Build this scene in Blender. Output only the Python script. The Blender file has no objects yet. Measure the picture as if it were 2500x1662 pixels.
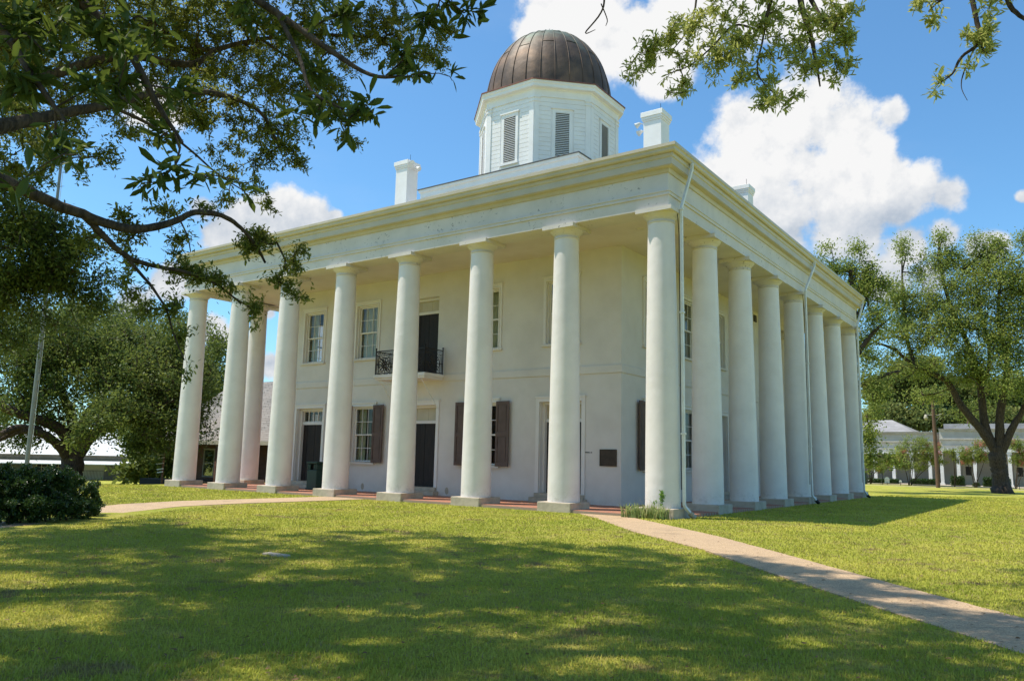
import bpy, math, random
import numpy as np
from mathutils import Vector, Matrix
R = math.radians
scene = bpy.context.scene
col = scene.collection

EXPOSURE = 0.21
SUN_E = 5.0
SKY_S = 0.112
CLOUD_L = 7.2
SKY_TINT = (0.89, 1.36, 1.55)
NBLADES = 850000
CLOUDS = [(-0.295,0.872,0.391,0.041),(-0.24,0.889,0.39,0.069),(-0.189,0.911,0.366,0.062),(-0.278,0.894,0.352,0.076),(-0.216,0.92,0.327,0.068),(-0.159,0.934,0.32,0.048),(-0.125,0.942,0.311,0.038),(-0.096,0.949,0.3,0.025),(-0.138,0.911,0.389,0.022),(-0.326,0.88,0.346,0.03),(-0.265,0.915,0.303,0.053),(-0.197,0.936,0.292,0.05),(-0.144,0.946,0.291,0.026),(-0.467,0.719,0.515,0.046),(-0.426,0.75,0.506,0.055),(-0.386,0.781,0.492,0.05),(-0.368,0.803,0.469,0.04),(-0.491,0.718,0.494,0.026),(-0.322,0.796,0.512,0.058),(-0.256,0.822,0.508,0.051),(-0.2,0.843,0.5,0.04),(-0.336,0.803,0.492,0.029),(-0.764,0.579,0.283,0.046),(-0.738,0.61,0.287,0.031),(-0.79,0.55,0.269,0.04),(-0.809,0.529,0.255,0.029),(-0.721,0.629,0.289,0.013),(-0.812,0.511,0.283,0.024),(-0.135,0.958,0.252,0.026),(-0.104,0.961,0.258,0.021),(-0.164,0.964,0.211,0.027),(-0.18,0.955,0.237,0.009),(-0.065,0.969,0.239,0.024),(-0.117,0.971,0.207,0.025),(-0.823,0.549,0.145,0.029),(-0.787,0.593,0.17,0.011),(-0.793,0.6,0.108,0.02),(-0.785,0.59,0.191,0.009),(-0.757,0.638,0.142,0.031),(-0.869,0.465,0.166,0.027),(-0.843,0.5,0.196,0.028),(-0.026,0.958,0.286,0.011),(-0.927,0.225,0.3,0.069),(-0.891,0.239,0.386,0.053),(0.126,0.94,0.318,0.044),(0.089,0.974,0.206,0.038),(-0.493,0.53,0.69,0.081),(-0.287,0.61,0.739,0.083),(0.012,0.827,0.562,0.042),(-0.815,0.439,0.379,0.041),(-0.232,0.908,0.35,0.051),(-0.164,0.923,0.349,0.031),(-0.301,0.899,0.318,0.035)]
# ------------------------------------------------------------------ camera
cam_d = bpy.data.cameras.new('camera')
cam = bpy.data.objects.new('camera', cam_d); col.objects.link(cam)
cam_d.sensor_width = 36.0; cam_d.lens = 27.66; cam_d.clip_start = 0.05; cam_d.clip_end = 3000
CAM = Vector((9.407, -20.530, 1.191))
yaw, pitch, roll = -0.620144, 0.150922, 0.0229464
fw = Vector((math.sin(yaw)*math.cos(pitch), math.cos(yaw)*math.cos(pitch), math.sin(pitch)))
rt = Vector((math.cos(yaw), -math.sin(yaw), 0)); up = rt.cross(fw)
c_, s_ = math.cos(roll), math.sin(roll)
rt2 = rt*c_ + up*s_; up2 = up*c_ - rt*s_
cam.matrix_world = Matrix(((rt2.x, up2.x, -fw.x, CAM.x), (rt2.y, up2.y, -fw.y, CAM.y), (rt2.z, up2.z, -fw.z, CAM.z), (0, 0, 0, 1)))
scene.camera = cam
scene.view_settings.view_transform = 'Standard'
scene.view_settings.look = 'None'
scene.view_settings.exposure = EXPOSURE
scene.view_settings.gamma = 1
scene.cycles.max_bounces = 7
scene.cycles.diffuse_bounces = 4
scene.cycles.transparent_max_bounces = 12

# ------------------------------------------------------------------ sun
SUN_EL = R(65.0)
sx, sy = -0.866, -0.500
sun_dir = Vector((sx*math.cos(SUN_EL), sy*math.cos(SUN_EL), math.sin(SUN_EL)))
sd = bpy.data.lights.new('sun', 'SUN'); sd.energy = SUN_E; sd.angle = R(0.5); sd.color = (1.0, 0.93, 0.80)
so = bpy.data.objects.new('sun', sd); col.objects.link(so)
so.rotation_euler = sun_dir.to_track_quat('Z', 'Y').to_euler()

# ------------------------------------------------------------------ sky with cumulus
w = bpy.data.worlds.new('World'); scene.world = w; w.use_nodes = True
nt = w.node_tree; nt.nodes.clear()
def N(t, **kw):
    n = nt.nodes.new(t)
    for k, v in kw.items(): setattr(n, k, v)
    return n
def LK(a, b): nt.links.new(a, b)
def setin(n, i, v):
    if hasattr(v, 'is_linked') or isinstance(v, bpy.types.NodeSocket): LK(v, n.inputs[i])
    else: n.inputs[i].default_value = v
def MA(op, a, b=0.0, c=0.0, clamp=False):
    n = N('ShaderNodeMath', operation=op, use_clamp=clamp); setin(n, 0, a); setin(n, 1, b); setin(n, 2, c); return n.outputs[0]
def VM(op, a, b=(0, 0, 0), scale=None, out=0):
    n = N('ShaderNodeVectorMath', operation=op); setin(n, 0, a); setin(n, 1, b)
    if scale is not None: setin(n, 3, scale)
    return n.outputs[out]
def MIX(f, a, b):
    n = N('ShaderNodeMix', data_type='RGBA'); setin(n, 0, f); setin(n, 6, a); setin(n, 7, b); return n.outputs[2]
def NOI(v, scale, detail=6, rough=0.55, dist=0.0):
    n = N('ShaderNodeTexNoise'); setin(n, 'Vector', v); n.inputs['Scale'].default_value = scale
    n.inputs['Detail'].default_value = detail; n.inputs['Roughness'].default_value = rough; n.inputs['Distortion'].default_value = dist
    return n.outputs['Fac']
def SS(v, a, b):
    n = N('ShaderNodeMapRange', interpolation_type='SMOOTHSTEP'); setin(n, 0, v); n.inputs[1].default_value = a; n.inputs[2].default_value = b
    return n.outputs[0]
sky = N('ShaderNodeTexSky', sky_type='NISHITA', sun_disc=False)
sky.sun_elevation = SUN_EL; sky.sun_rotation = math.atan2(sx, sy); sky.air_density = 1.0; sky.dust_density = 0.6; sky.ozone_density = 2.0
tc = N('ShaderNodeTexCoord'); D = VM('NORMALIZE', tc.outputs['Generated'])
dmax = None
for (x, y, z, r) in CLOUDS:
    dd = VM('DISTANCE', D, (x, y, z), out=1)
    v = MA('MULTIPLY_ADD', dd, -1.0/r, 1.0)
    dmax = v if dmax is None else MA('SMOOTH_MAX', dmax, v, 0.35)
n1 = NOI(D, 14, 9, 0.60, 0.0); n2 = NOI(D, 5, 4, 0.5)
dens = MA('ADD', MA('ADD', MA('MULTIPLY', dmax, 0.62), MA('MULTIPLY_ADD', n1, 1.5, -0.75)), MA('MULTIPLY_ADD', n2, 0.7, -0.35))
cm = SS(dens, -0.04, 0.24)
cm = MA('MULTIPLY', cm, SS(dmax, -0.55, 0.05))
# cloud light: brighter on the sun side of the puffs, grey below
Doff = VM('ADD', D, (-0.010, -0.004, 0.020))
n1b = NOI(Doff, 14, 7, 0.60, 0.0)
lit = MA('ADD', MA('MULTIPLY', MA('SUBTRACT', n1, n1b), 2.4), 0.66)
big = NOI(VM('MULTIPLY', D, (1, 1, 1.6)), 6, 3, 0.5)
sep = N('ShaderNodeSeparateXYZ'); LK(D, sep.inputs[0])
lit = MA('ADD', lit, MA('MULTIPLY_ADD', big, 1.0, -0.45))
lit = MA('ADD', lit, MA('MULTIPLY_ADD', SS(sep.outputs[2], 0.26, 0.36), 0.75, -0.42))
ccol = MIX(MA('ADD', lit, 0.0, clamp=True), (0.50, 0.58, 0.69, 1), (1.0, 1.0, 1.0, 1))
ccol = VM('SCALE', ccol, scale=CLOUD_L)
skyc = VM('MULTIPLY', sky.outputs[0], SKY_TINT)
thin = MA('MULTIPLY', SS(NOI(VM('MULTIPLY', D, (1, 1, 3)), 3.0, 5, 0.6), 0.50, 0.9), 0.12)
skyc = MIX(thin, skyc, VM('SCALE', (0.8, 0.88, 1.0), scale=CLOUD_L))
fin = MIX(cm, skyc, ccol)
bg = N('ShaderNodeBackground'); LK(fin, bg.inputs[0]); bg.inputs[1].default_value = SKY_S
wo = N('ShaderNodeOutputWorld'); LK(bg.outputs[0], wo.inputs[0])
w.cycles.sampling_method = 'MANUAL'; w.cycles.sample_map_resolution = 512

# ------------------------------------------------------------------ helpers
def tag(o, label=None, cat=None, group=None, kind=None):
    if label: o['label'] = label
    if cat: o['category'] = cat
    if group: o['group'] = group
    if kind: o['kind'] = kind
    return o
def empty(name, loc=(0, 0, 0), parent=None):
    o = bpy.data.objects.new(name, None); o.location = loc; o.empty_display_size = 0.3
    col.objects.link(o)
    if parent: o.parent = parent
    return o
class MB:
    """collects quads and polygons for one mesh; offset o shifts everything"""
    def __init__(s, o=(0, 0, 0)): s.v = []; s.f = []; s.o = Vector(o); s.sm = []
    def add(s, vs, fs, smooth=False):
        b = len(s.v); s.v += [tuple(Vector(p)-s.o) for p in vs]; s.f += [tuple(b+i for i in f) for f in fs]; s.sm += [smooth]*len(fs); return s
    def box(s, x0, x1, y0, y1, z0, z1):
        vs = [(x, y, z) for z in (z0, z1) for y in (y0, y1) for x in (x0, x1)]
        return s.add(vs, [(0, 2, 3, 1), (4, 5, 7, 6), (0, 1, 5, 4), (2, 6, 7, 3), (0, 4, 6, 2), (1, 3, 7, 5)])
    def ring(s, c, n, ap, prof, closed=True, smooth=False):
        vs = []; m = len(prof)
        for k in range(n):
            a = math.pi/n + 2*math.pi*k/n
            for (o, z) in prof:
                r = (ap+o)/math.cos(math.pi/n); vs.append((c[0]+r*math.cos(a), c[1]+r*math.sin(a), z))
        fs = []
        for k in range(n):
            k2 = (k+1) % n
            for j in range(m if closed else m-1):
                j2 = (j+1) % m
                fs.append((k*m+j, k2*m+j, k2*m+j2, k*m+j2))
        return s.add(vs, fs, smooth)
    def lathe(s, c, prof, n=32, smooth=True, cap=True):
        vs = []; m = len(prof)
        for k in range(n):
            a = 2*math.pi*k/n
            for (r, z) in prof: vs.append((c[0]+r*math.cos(a), c[1]+r*math.sin(a), c[2]+z))
        fs = [(k*m+j, ((k+1) % n)*m+j, ((k+1) % n)*m+j+1, k*m+j+1) for k in range(n) for j in range(m-1)]
        s.add(vs, fs, smooth)
        if cap:
            s.add([vs[k*m+m-1] for k in range(n)], [tuple(range(n))]); s.add([vs[k*m] for k in range(n)], [tuple(reversed(range(n)))])
        return s
    def tube(s, pts, rad, n=8, smooth=True, cap=True):
        pts = [Vector(p) for p in pts]; rr = rad if isinstance(rad, (list, tuple)) else [rad]*len(pts)
        vs = []; fs = []; pu = None
        for i, p in enumerate(pts):
            d = (pts[min(i+1, len(pts)-1)]-pts[max(i-1, 0)]).normalized()
            u = d.orthogonal().normalized() if pu is None else (pu-d*pu.dot(d)).normalized()
            pu = u; w_ = d.cross(u)
            for k in range(n):
                a = 2*math.pi*k/n; vs.append(p+(u*math.cos(a)+w_*math.sin(a))*rr[i])
        for i in range(len(pts)-1):
            for k in range(n):
                k2 = (k+1) % n; fs.append((i*n+k, i*n+k2, (i+1)*n+k2, (i+1)*n+k))
        s.add(vs, fs, smooth)
        if cap: s.add([vs[k] for k in range(n)], [tuple(reversed(range(n)))]); s.add([vs[-n+k] for k in range(n)], [tuple(range(n))])
        return s
    def bar(s, a, b, w_, h):
        """straight bar of w x h section from a to b"""
        a = Vector(a); b = Vector(b); d = (b-a).normalized(); u = d.cross(Vector((0, 0, 1)))
        u = Vector((1, 0, 0)) if u.length < 1e-4 else u.normalized()
        q = u.cross(d); vs = []
        for p in (a, b):
            for (i, j) in ((-1, -1), (1, -1), (1, 1), (-1, 1)): vs.append(p+u*i*w_/2+q*j*h/2)
        return s.add(vs, [(3, 2, 1, 0), (4, 5, 6, 7), (0, 1, 5, 4), (1, 2, 6, 5), (2, 3, 7, 6), (3, 0, 4, 7)])
    def build(s, name, mat, parent=None, loc=None, xf=None):
        me = bpy.data.meshes.new(name); vs = s.v if xf is None else [tuple(xf @ Vector(p)) for p in s.v]
        me.from_pydata(vs, [], s.f); me.polygons.foreach_set('use_smooth', s.sm); me.materials.append(mat); me.update()
        o = bpy.data.objects.new(name, me); col.objects.link(o)
        if loc is not None: o.location = loc
        if parent: o.parent = parent
        return o
def bevel(o, w_=0.01, seg=2):
    m = o.modifiers.new('bevel', 'BEVEL'); m.width = w_; m.segments = seg; m.limit_method = 'ANGLE'; m.angle_limit = R(50); return o
def np_mesh(name, V, F, mat, parent=None, smooth=False):
    """V (n,3) float, F (m,k) int"""
    me = bpy.data.meshes.new(name); m, k = F.shape
    me.vertices.add(len(V)); me.vertices.foreach_set('co', V.astype(np.float32).ravel())
    me.loops.add(m*k); me.loops.foreach_set('vertex_index', F.astype(np.int32).ravel())
    me.polygons.add(m); me.polygons.foreach_set('loop_start', np.arange(0, m*k, k, dtype=np.int32))
    me.polygons.foreach_set('use_smooth', np.full(m, smooth)); me.update(calc_edges=True)
    me.materials.append(mat); o = bpy.data.objects.new(name, me); col.objects.link(o)
    if parent: o.parent = parent
    return o

# ------------------------------------------------------------------ materials
def mat(name, build):
    global nt
    m = bpy.data.materials.new(name); m.use_nodes = True; nt = m.node_tree; nt.nodes.clear()
    out = N('ShaderNodeOutputMaterial'); build(out); return m
def OC(): return N('ShaderNodeTexCoord').outputs['Object']
def GP(): return N('ShaderNodeNewGeometry').outputs['Position']
def princ(out, color, rough=0.6, bump=None, bs=0.2, bd=0.01, metal=0.0, spec=0.4, **kw):
    p = N('ShaderNodeBsdfPrincipled'); setin(p, 'Base Color', color); setin(p, 'Roughness', rough); p.inputs['Metallic'].default_value = metal
    p.inputs['Specular IOR Level'].default_value = spec
    for k, v in kw.items(): p.inputs[k].default_value = v
    if bump is not None:
        b = N('ShaderNodeBump'); b.inputs['Strength'].default_value = bs; b.inputs['Distance'].default_value = bd; LK(bump, b.inputs['Height']); LK(b.outputs[0], p.inputs['Normal'])
    LK(p.outputs[0], out.inputs[0]); return p
def two(c1, c2, scale, lo=0.35, hi=0.65, detail=6, pos=None, rough=0.6):
    return MIX(SS(NOI(pos if pos is not None else GP(), scale, detail, rough), lo, hi), c1, c2)
def m_plaster(out):
    g = GP(); c = two((0.71, 0.655, 0.61, 1), (0.63, 0.575, 0.53, 1), 0.9, 0.3, 0.75, 7, g)
    st = SS(NOI(VM('MULTIPLY', g, (3, 3, 0.5)), 2.0, 6, 0.7), 0.62, 0.85)
    c = MIX(MA('MULTIPLY', st, 0.22), c, (0.50, 0.49, 0.43, 1))
    z = N('ShaderNodeSeparateXYZ'); LK(g, z.inputs[0])
    low = MA('MULTIPLY', SS(z.outputs[2], 0.25, -0.25), SS(NOI(g, 5, 5, 0.7), 0.35, 0.7))
    c = MIX(MA('MULTIPLY', low, 0.35), c, (0.42, 0.36, 0.30, 1))
    h = MA('ADD', MA('MULTIPLY', NOI(g, 2.2, 4), 1.0), MA('MULTIPLY', NOI(g, 45, 3), 0.12))
    princ(out, c, 0.62, h, 0.3, 0.02)
def m_column(out):
    g = GP(); c = two((0.80, 0.745, 0.71, 1), (0.73, 0.675, 0.64, 1), 1.4, 0.3, 0.75, 7, g)
    st = SS(NOI(VM('MULTIPLY', g, (4, 4, 0.35)), 2.0, 6, 0.7), 0.6, 0.9)
    c = MIX(MA('MULTIPLY', st, 0.38), c, (0.50, 0.47, 0.42, 1))
    z = N('ShaderNodeSeparateXYZ'); LK(g, z.inputs[0])
    low = MA('MULTIPLY', SS(z.outputs[2], 0.5, 0.0), SS(NOI(g, 6, 5, 0.7), 0.45, 0.75))
    c = MIX(MA('MULTIPLY', low, 0.5), c, (0.36, 0.33, 0.26, 1))
    h = MA('ADD', MA('ADD', MA('MULTIPLY', NOI(VM('MULTIPLY', g, (1, 1, 1.6)), 2.6, 3), 1.0), MA('MULTIPLY', SS(NOI(g, 5, 4), 0.55, 0.62), 0.10)), MA('MULTIPLY', NOI(g, 60, 3), 0.05))
    princ(out, c, 0.5, h, 0.28, 0.035)
def m_wood(out, base=(0.78, 0.735, 0.70, 1), base2=(0.71, 0.66, 0.63, 1), peel=0.0, rough=0.5):
    g = GP(); c = two(base, base2, 1.1, 0.3, 0.75, 7, g)
    st = SS(NOI(VM('MULTIPLY', g, (1.5, 1.5, 0.6)), 3.0, 8, 0.75), 0.60, 0.80)
    c = MIX(MA('MULTIPLY', st, 0.20), c, (0.45, 0.43, 0.36, 1))
    if peel:
        k = MA('MULTIPLY', SS(NOI(g, 9, 8, 0.72), 0.60, 0.63), SS(NOI(g, 0.8, 4, 0.6), 0.46, 0.58))
        c = MIX(k, c, (0.24, 0.22, 0.19, 1))
    princ(out, c, rough, NOI(g, 18, 5), 0.25, 0.01)
def flat(c1, c2=None, scale=3, rough=0.6, bump=8, bs=0.25, bd=0.01, metal=0.0, spec=0.4):
    def f(out):
        g = OC(); c2_ = c2 or tuple(x*0.8 for x in c1[:3])+(1,)
        princ(out, two(c1, c2_, scale, 0.35, 0.65, 6, g), rough, NOI(g, bump, 5), bs, bd, metal, spec)
    return f
def m_ceiling(out):
    g = GP(); s = N('ShaderNodeSeparateXYZ'); LK(g, s.inputs[0])
    c = two((0.74, 0.665, 0.60, 1), (0.66, 0.58, 0.51, 1), 0.8, 0.3, 0.7, 6, g)
    gr = MA('PINGPONG', s.outputs[0], 0.055)
    ln = SS(gr, 0.004, 0.0)
    c = MIX(MA('MULTIPLY', ln, 0.5), c, (0.35, 0.32, 0.26, 1))
    k = SS(NOI(g, 7, 8, 0.75), 0.66, 0.70); c = MIX(MA('MULTIPLY', k, 0.7), c, (0.28, 0.25, 0.20, 1))
    princ(out, c, 0.6, gr, 0.4, 0.01)
def m_copper(out):
    g = GP(); s = N('ShaderNodeSeparateXYZ'); LK(g, s.inputs[0])
    brown = two((0.135, 0.088, 0.062, 1), (0.075, 0.052, 0.040, 1), 1.0, 0.35, 0.65, 5, g)
    brown = MIX(MA('MULTIPLY', SS(NOI(g, 0.9, 4), 0.52, 0.68), 0.55), brown, (0.25, 0.15, 0.09, 1))
    green = two((0.16, 0.24, 0.19, 1), (0.10, 0.13, 0.105, 1), 2.5, 0.35, 0.65, 5, g)
    f = SS(MA('ADD', s.outputs[2], MA('MULTIPLY', NOI(g, 1.2, 6), 3.4)), 22.6, 25.2)
    c = MIX(f, brown, green)
    princ(out, c, MA('MULTIPLY_ADD', NOI(g, 3, 4), 0.2, 0.5), MA('ADD', NOI(g, 2.0, 2), MA('MULTIPLY', NOI(g, 5, 3), 0.10)), 0.35, 0.06, 0.25, 0.4)
def m_brick_paving(out):
    g = GP(); b = N('ShaderNodeTexBrick'); LK(g, b.inputs['Vector']); b.inputs['Scale'].default_value = 1.0
    b.inputs['Brick Width'].default_value = 0.21; b.inputs['Row Height'].default_value = 0.105; b.inputs['Mortar Size'].default_value = 0.006
    b.inputs['Color1'].default_value = (0.42, 0.16, 0.085, 1); b.inputs['Color2'].default_value = (0.30, 0.11, 0.07, 1); b.inputs['Mortar'].default_value = (0.34, 0.25, 0.19, 1)
    c = MIX(MA('MULTIPLY', SS(NOI(g, 2, 6), 0.4, 0.7), 0.35), b.outputs[0], (0.40, 0.22, 0.15, 1))
    princ(out, c, 0.75, b.outputs[1], -0.4, 0.006)
def m_wallbrick(out):
    g = GP(); s = N('ShaderNodeSeparateXYZ'); LK(g, s.inputs[0]); cb = N('ShaderNodeCombineXYZ'); LK(MA('ADD', s.outputs[0], s.outputs[1]), cb.inputs[0]); LK(s.outputs[2], cb.inputs[1])
    b = N('ShaderNodeTexBrick'); LK(cb.outputs[0], b.inputs['Vector']); b.inputs['Scale'].default_value = 1.0
    b.inputs['Brick Width'].default_value = 0.21; b.inputs['Row Height'].default_value = 0.075; b.inputs['Mortar Size'].default_value = 0.006
    b.inputs['Color1'].default_value = (0.20, 0.075, 0.05, 1); b.inputs['Color2'].default_value = (0.13, 0.055, 0.04, 1); b.inputs['Mortar'].default_value = (0.25, 0.22, 0.19, 1)
    princ(out, b.outputs[0], 0.8)
def m_shingle(out):
    g = GP(); s = N('ShaderNodeSeparateXYZ'); LK(g, s.inputs[0]); cb = N('ShaderNodeCombineXYZ'); LK(MA('ADD', MA('MULTIPLY', s.outputs[0], 0.55), s.outputs[1]), cb.inputs[0]); LK(s.outputs[2], cb.inputs[1])
    b = N('ShaderNodeTexBrick'); LK(cb.outputs[0], b.inputs['Vector']); b.inputs['Scale'].default_value = 1.0
    b.inputs['Brick Width'].default_value = 0.35; b.inputs['Row Height'].default_value = 0.11; b.inputs['Mortar Size'].default_value = 0.012
    b.inputs['Color1'].default_value = (0.30, 0.28, 0.26, 1); b.inputs['Color2'].default_value = (0.21, 0.195, 0.18, 1); b.inputs['Mortar'].default_value = (0.07, 0.06, 0.06, 1)
    princ(out, MIX(SS(NOI(g, 0.6, 5), 0.4, 0.7), b.outputs[0], (0.26, 0.23, 0.21, 1)), 0.9, b.outputs[1], -0.5, 0.02)
def m_path(out):
    g = GP(); v = N('ShaderNodeTexVoronoi'); LK(g, v.inputs['Vector']); v.inputs['Scale'].default_value = 75
    c = MIX(SS(v.outputs['Distance'], 0.15, 0.6), (0.52, 0.365, 0.215, 1), (0.34, 0.225, 0.125, 1))
    sc = N('ShaderNodeSeparateXYZ'); LK(v.outputs['Color'], sc.inputs[0])
    c = MIX(MA('MULTIPLY', sc.outputs[0], 0.75), c, (0.66, 0.48, 0.30, 1))
    c = MIX(MA('MULTIPLY', SS(sc.outputs[1], 0.8, 0.9), 0.6), c, (0.25, 0.17, 0.12, 1))
    c = MIX(MA('MULTIPLY', SS(NOI(g, 0.7, 6), 0.45, 0.75), 0.35), c, (0.32, 0.22, 0.15, 1))
    s = N('ShaderNodeSeparateXYZ'); LK(g, s.inputs[0])
    al = MA('ADD', MA('MULTIPLY', s.outputs[0], 0.685), MA('MULTIPLY', s.outputs[1], -0.73)); al = MA('ADD', al, MA('MULTIPLY', NOI(g, 3, 3), 0.03))
    jn = MA('MULTIPLY', SS(MA('PINGPONG', al, 0.9), 0.012, 0.002), SS(s.outputs[0], -4.0, -3.0))
    c = MIX(MA('MULTIPLY', jn, 0.7), c, (0.10, 0.08, 0.05, 1))
    c = MIX(MA('MULTIPLY', SS(NOI(g, 1.8, 7, 0.7), 0.52, 0.68), 0.45), c, (0.24, 0.17, 0.11, 1))
    princ(out, c, 0.85, v.outputs['Distance'], -0.6, 0.008)
def lawncol(g):
    c = MIX(SS(NOI(g, 0.35, 5, 0.6), 0.35, 0.68), (0.36, 0.38, 0.055, 1), (0.53, 0.49, 0.090, 1))
    c = MIX(MA('MULTIPLY', SS(NOI(g, 1.7, 6, 0.65), 0.5, 0.72), 0.6), c, (0.64, 0.51, 0.17, 1))
    return MIX(MA('MULTIPLY', SS(NOI(g, 2.3, 5, 0.6), 0.55, 0.66), SS(NOI(g, 0.4, 3), 0.40, 0.58)), c, (0.30, 0.21, 0.11, 1))
def m_lawn(out):
    g = GP(); c = lawncol(g)
    c = MIX(MA('MULTIPLY', SS(NOI(g, 6, 6, 0.75), 0.45, 0.65), 0.35), c, (0.20, 0.22, 0.035, 1))
    c = MIX(MA('MULTIPLY', SS(NOI(g, 34, 5, 0.75), 0.42, 0.66), 0.6), c, (0.13, 0.15, 0.025, 1))
    h = MA('ADD', MA('MULTIPLY', NOI(g, 30, 5, 0.8), 1.0), MA('MULTIPLY', NOI(g, 3, 4), 0.6))
    princ(out, c, 0.9, h, 0.9, 0.05, spec=0.1)
def m_blade(out):
    g = GP(); r = N('ShaderNodeNewGeometry').outputs['Random Per Island']
    c = lawncol(g)
    c = MIX(MA('MULTIPLY', r, 0.5), c, (0.50, 0.52, 0.10, 1))
    c = MIX(SS(r, 0.9, 0.93), c, (0.36, 0.29, 0.13, 1))
    d = N('ShaderNodeBsdfDiffuse'); LK(c, d.inputs[0]); t = N('ShaderNodeBsdfTranslucent'); LK(c, t.inputs[0])
    mx = N('ShaderNodeMixShader'); mx.inputs[0].default_value = 0.22; LK(d.outputs[0], mx.inputs[1]); LK(t.outputs[0], mx.inputs[2]); LK(mx.outputs[0], out.inputs[0])
def leafm(c1, c2, c3, tr=0.4, rough=0.55, spec=0.18):
    def f(out):
        ge = N('ShaderNodeNewGeometry'); r = ge.outputs['Random Per Island']
        c = MIX(SS(r, 0.0, 0.8), c1, c2); c = MIX(SS(r, 0.84, 0.95), c, c3)
        c = MIX(MA('MULTIPLY', SS(NOI(ge.outputs['Position'], 0.8, 3), 0.4, 0.65), 0.35), c, c2)
        p = N('ShaderNodeBsdfPrincipled'); LK(c, p.inputs['Base Color']); p.inputs['Roughness'].default_value = rough; p.inputs['Specular IOR Level'].default_value = spec
        t = N('ShaderNodeBsdfTranslucent'); LK(MIX(0.5, c, c3), t.inputs[0])
        mx = N('ShaderNodeMixShader'); mx.inputs[0].default_value = tr; LK(p.outputs[0], mx.inputs[1]); LK(t.outputs[0], mx.inputs[2]); LK(mx.outputs[0], out.inputs[0])
    return f
def m_bark(out):
    g = GP(); v = NOI(VM('MULTIPLY', g, (1, 1, 0.25)), 22, 6, 0.7)
    c = MIX(SS(v, 0.35, 0.65), (0.028, 0.019, 0.013, 1), (0.100, 0.070, 0.048, 1))
    princ(out, c, 0.9, v, 0.9, 0.03)
def m_glass(out):
    t = N('ShaderNodeBsdfTransparent'); t.inputs[0].default_value = (0.82, 0.86, 0.85, 1); gl = N('ShaderNodeBsdfGlossy'); gl.inputs['Roughness'].default_value = 0.03
    b = N('ShaderNodeBump'); b.inputs['Strength'].default_value = 0.25; b.inputs['Distance'].default_value = 0.01; LK(NOI(OC(), 3, 2), b.inputs['Height']); LK(b.outputs[0], gl.inputs['Normal'])
    fr = N('ShaderNodeFresnel'); fr.inputs[0].default_value = 1.5
    mx = N('ShaderNodeMixShader'); LK(MA('MULTIPLY_ADD', fr.outputs[0], 0.75, 0.02), mx.inputs[0]); LK(t.outputs[0], mx.inputs[1]); LK(gl.outputs[0], mx.inputs[2]); LK(mx.outputs[0], out.inputs[0])
def m_curtain(out):
    g = GP(); s = N('ShaderNodeSeparateXYZ'); LK(g, s.inputs[0])
    c = two((0.72, 0.67, 0.46, 1), (0.60, 0.56, 0.38, 1), 3, 0.35, 0.65, 4, g)
    princ(out, c, 0.9)
def m_door(out):
    g = GP(); v = NOI(VM('MULTIPLY', g, (6, 6, 0.5)), 5, 6, 0.7)
    c = MIX(SS(v, 0.3, 0.7), (0.006, 0.005, 0.005, 1), (0.026, 0.016, 0.013, 1))
    princ(out, c, 0.6, v, 0.4, 0.01)
M = {}
M['plaster'] = mat('white_plaster', m_plaster); M['column'] = mat('column_plaster', m_column)
M['ent'] = mat('peeling_white_paint', lambda o: m_wood(o, (0.68, 0.62, 0.56, 1), (0.59, 0.54, 0.48, 1), peel=1.0))
M['wood'] = mat('white_painted_wood', lambda o: m_wood(o))
M['cream'] = mat('cream_painted_metal', lambda o: m_wood(o, (0.56, 0.485, 0.36, 1), (0.48, 0.42, 0.30, 1), 0.0, 0.4))
M['ceil'] = mat('beadboard_ceiling', m_ceiling)
M['copper'] = mat('weathered_copper', m_copper)
M['redcopper'] = mat('red_copper', flat((0.30, 0.12, 0.08, 1), (0.18, 0.08, 0.06, 1), 3, 0.5, metal=0.3))
M['plinth'] = mat('grey_concrete', flat((0.52, 0.44, 0.34, 1), (0.40, 0.335, 0.255, 1), 2.5, 0.85, 12, 0.5, 0.02))
M['paving'] = mat('brick_paving', m_brick_paving); M['brick'] = mat('dark_red_brick', m_wallbrick); M['shingle'] = mat('grey_shingles', m_shingle)
M['path'] = mat('pebble_concrete', m_path); M['lawn'] = mat('lawn_grass', m_lawn); M['blade'] = mat('grass_blades', m_blade)
M['door'] = mat('dark_plank_door', m_door); M['glass'] = mat('old_window_glass', m_glass); M['curtain'] = mat('pale_curtain', m_curtain)
M['shutter'] = mat('brown_shutter_paint', flat((0.135, 0.088, 0.072, 1), (0.105, 0.068, 0.056, 1), 3, 0.6, 10, 0.3, 0.01))
M['iron'] = mat('black_cast_iron', flat((0.022, 0.022, 0.022, 1), (0.04, 0.03, 0.025, 1), 6, 0.5, metal=0.2))
M['bronze'] = mat('dark_bronze', flat((0.075, 0.050, 0.035, 1), (0.05, 0.035, 0.025, 1), 6, 0.55, metal=0.4))
M['black'] = mat('black_plastic', flat((0.012, 0.012, 0.012, 1), None, 3, 0.5))
M['white'] = mat('white_metal', flat((0.78, 0.78, 0.76, 1), (0.68, 0.68, 0.66, 1), 2, 0.45))
M['dark'] = mat('dark_interior', flat((0.05, 0.045, 0.04, 1), None, 1, 0.9))
M['room'] = mat('room_plaster', flat((0.30, 0.28, 0.23, 1), None, 1, 0.9))
M['metalroof'] = mat('pale_metal_roof', flat((0.45, 0.43, 0.42, 1), (0.33, 0.31, 0.30, 1), 0.7, 0.5, 6, 0.1, 0.01, 0.3))
M['darkroof'] = mat('dark_roof_edge', flat((0.12, 0.115, 0.11, 1), None, 1, 0.6))
M['green'] = mat('green_plastic', flat((0.018, 0.055, 0.040, 1), None, 2, 0.45))
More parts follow.
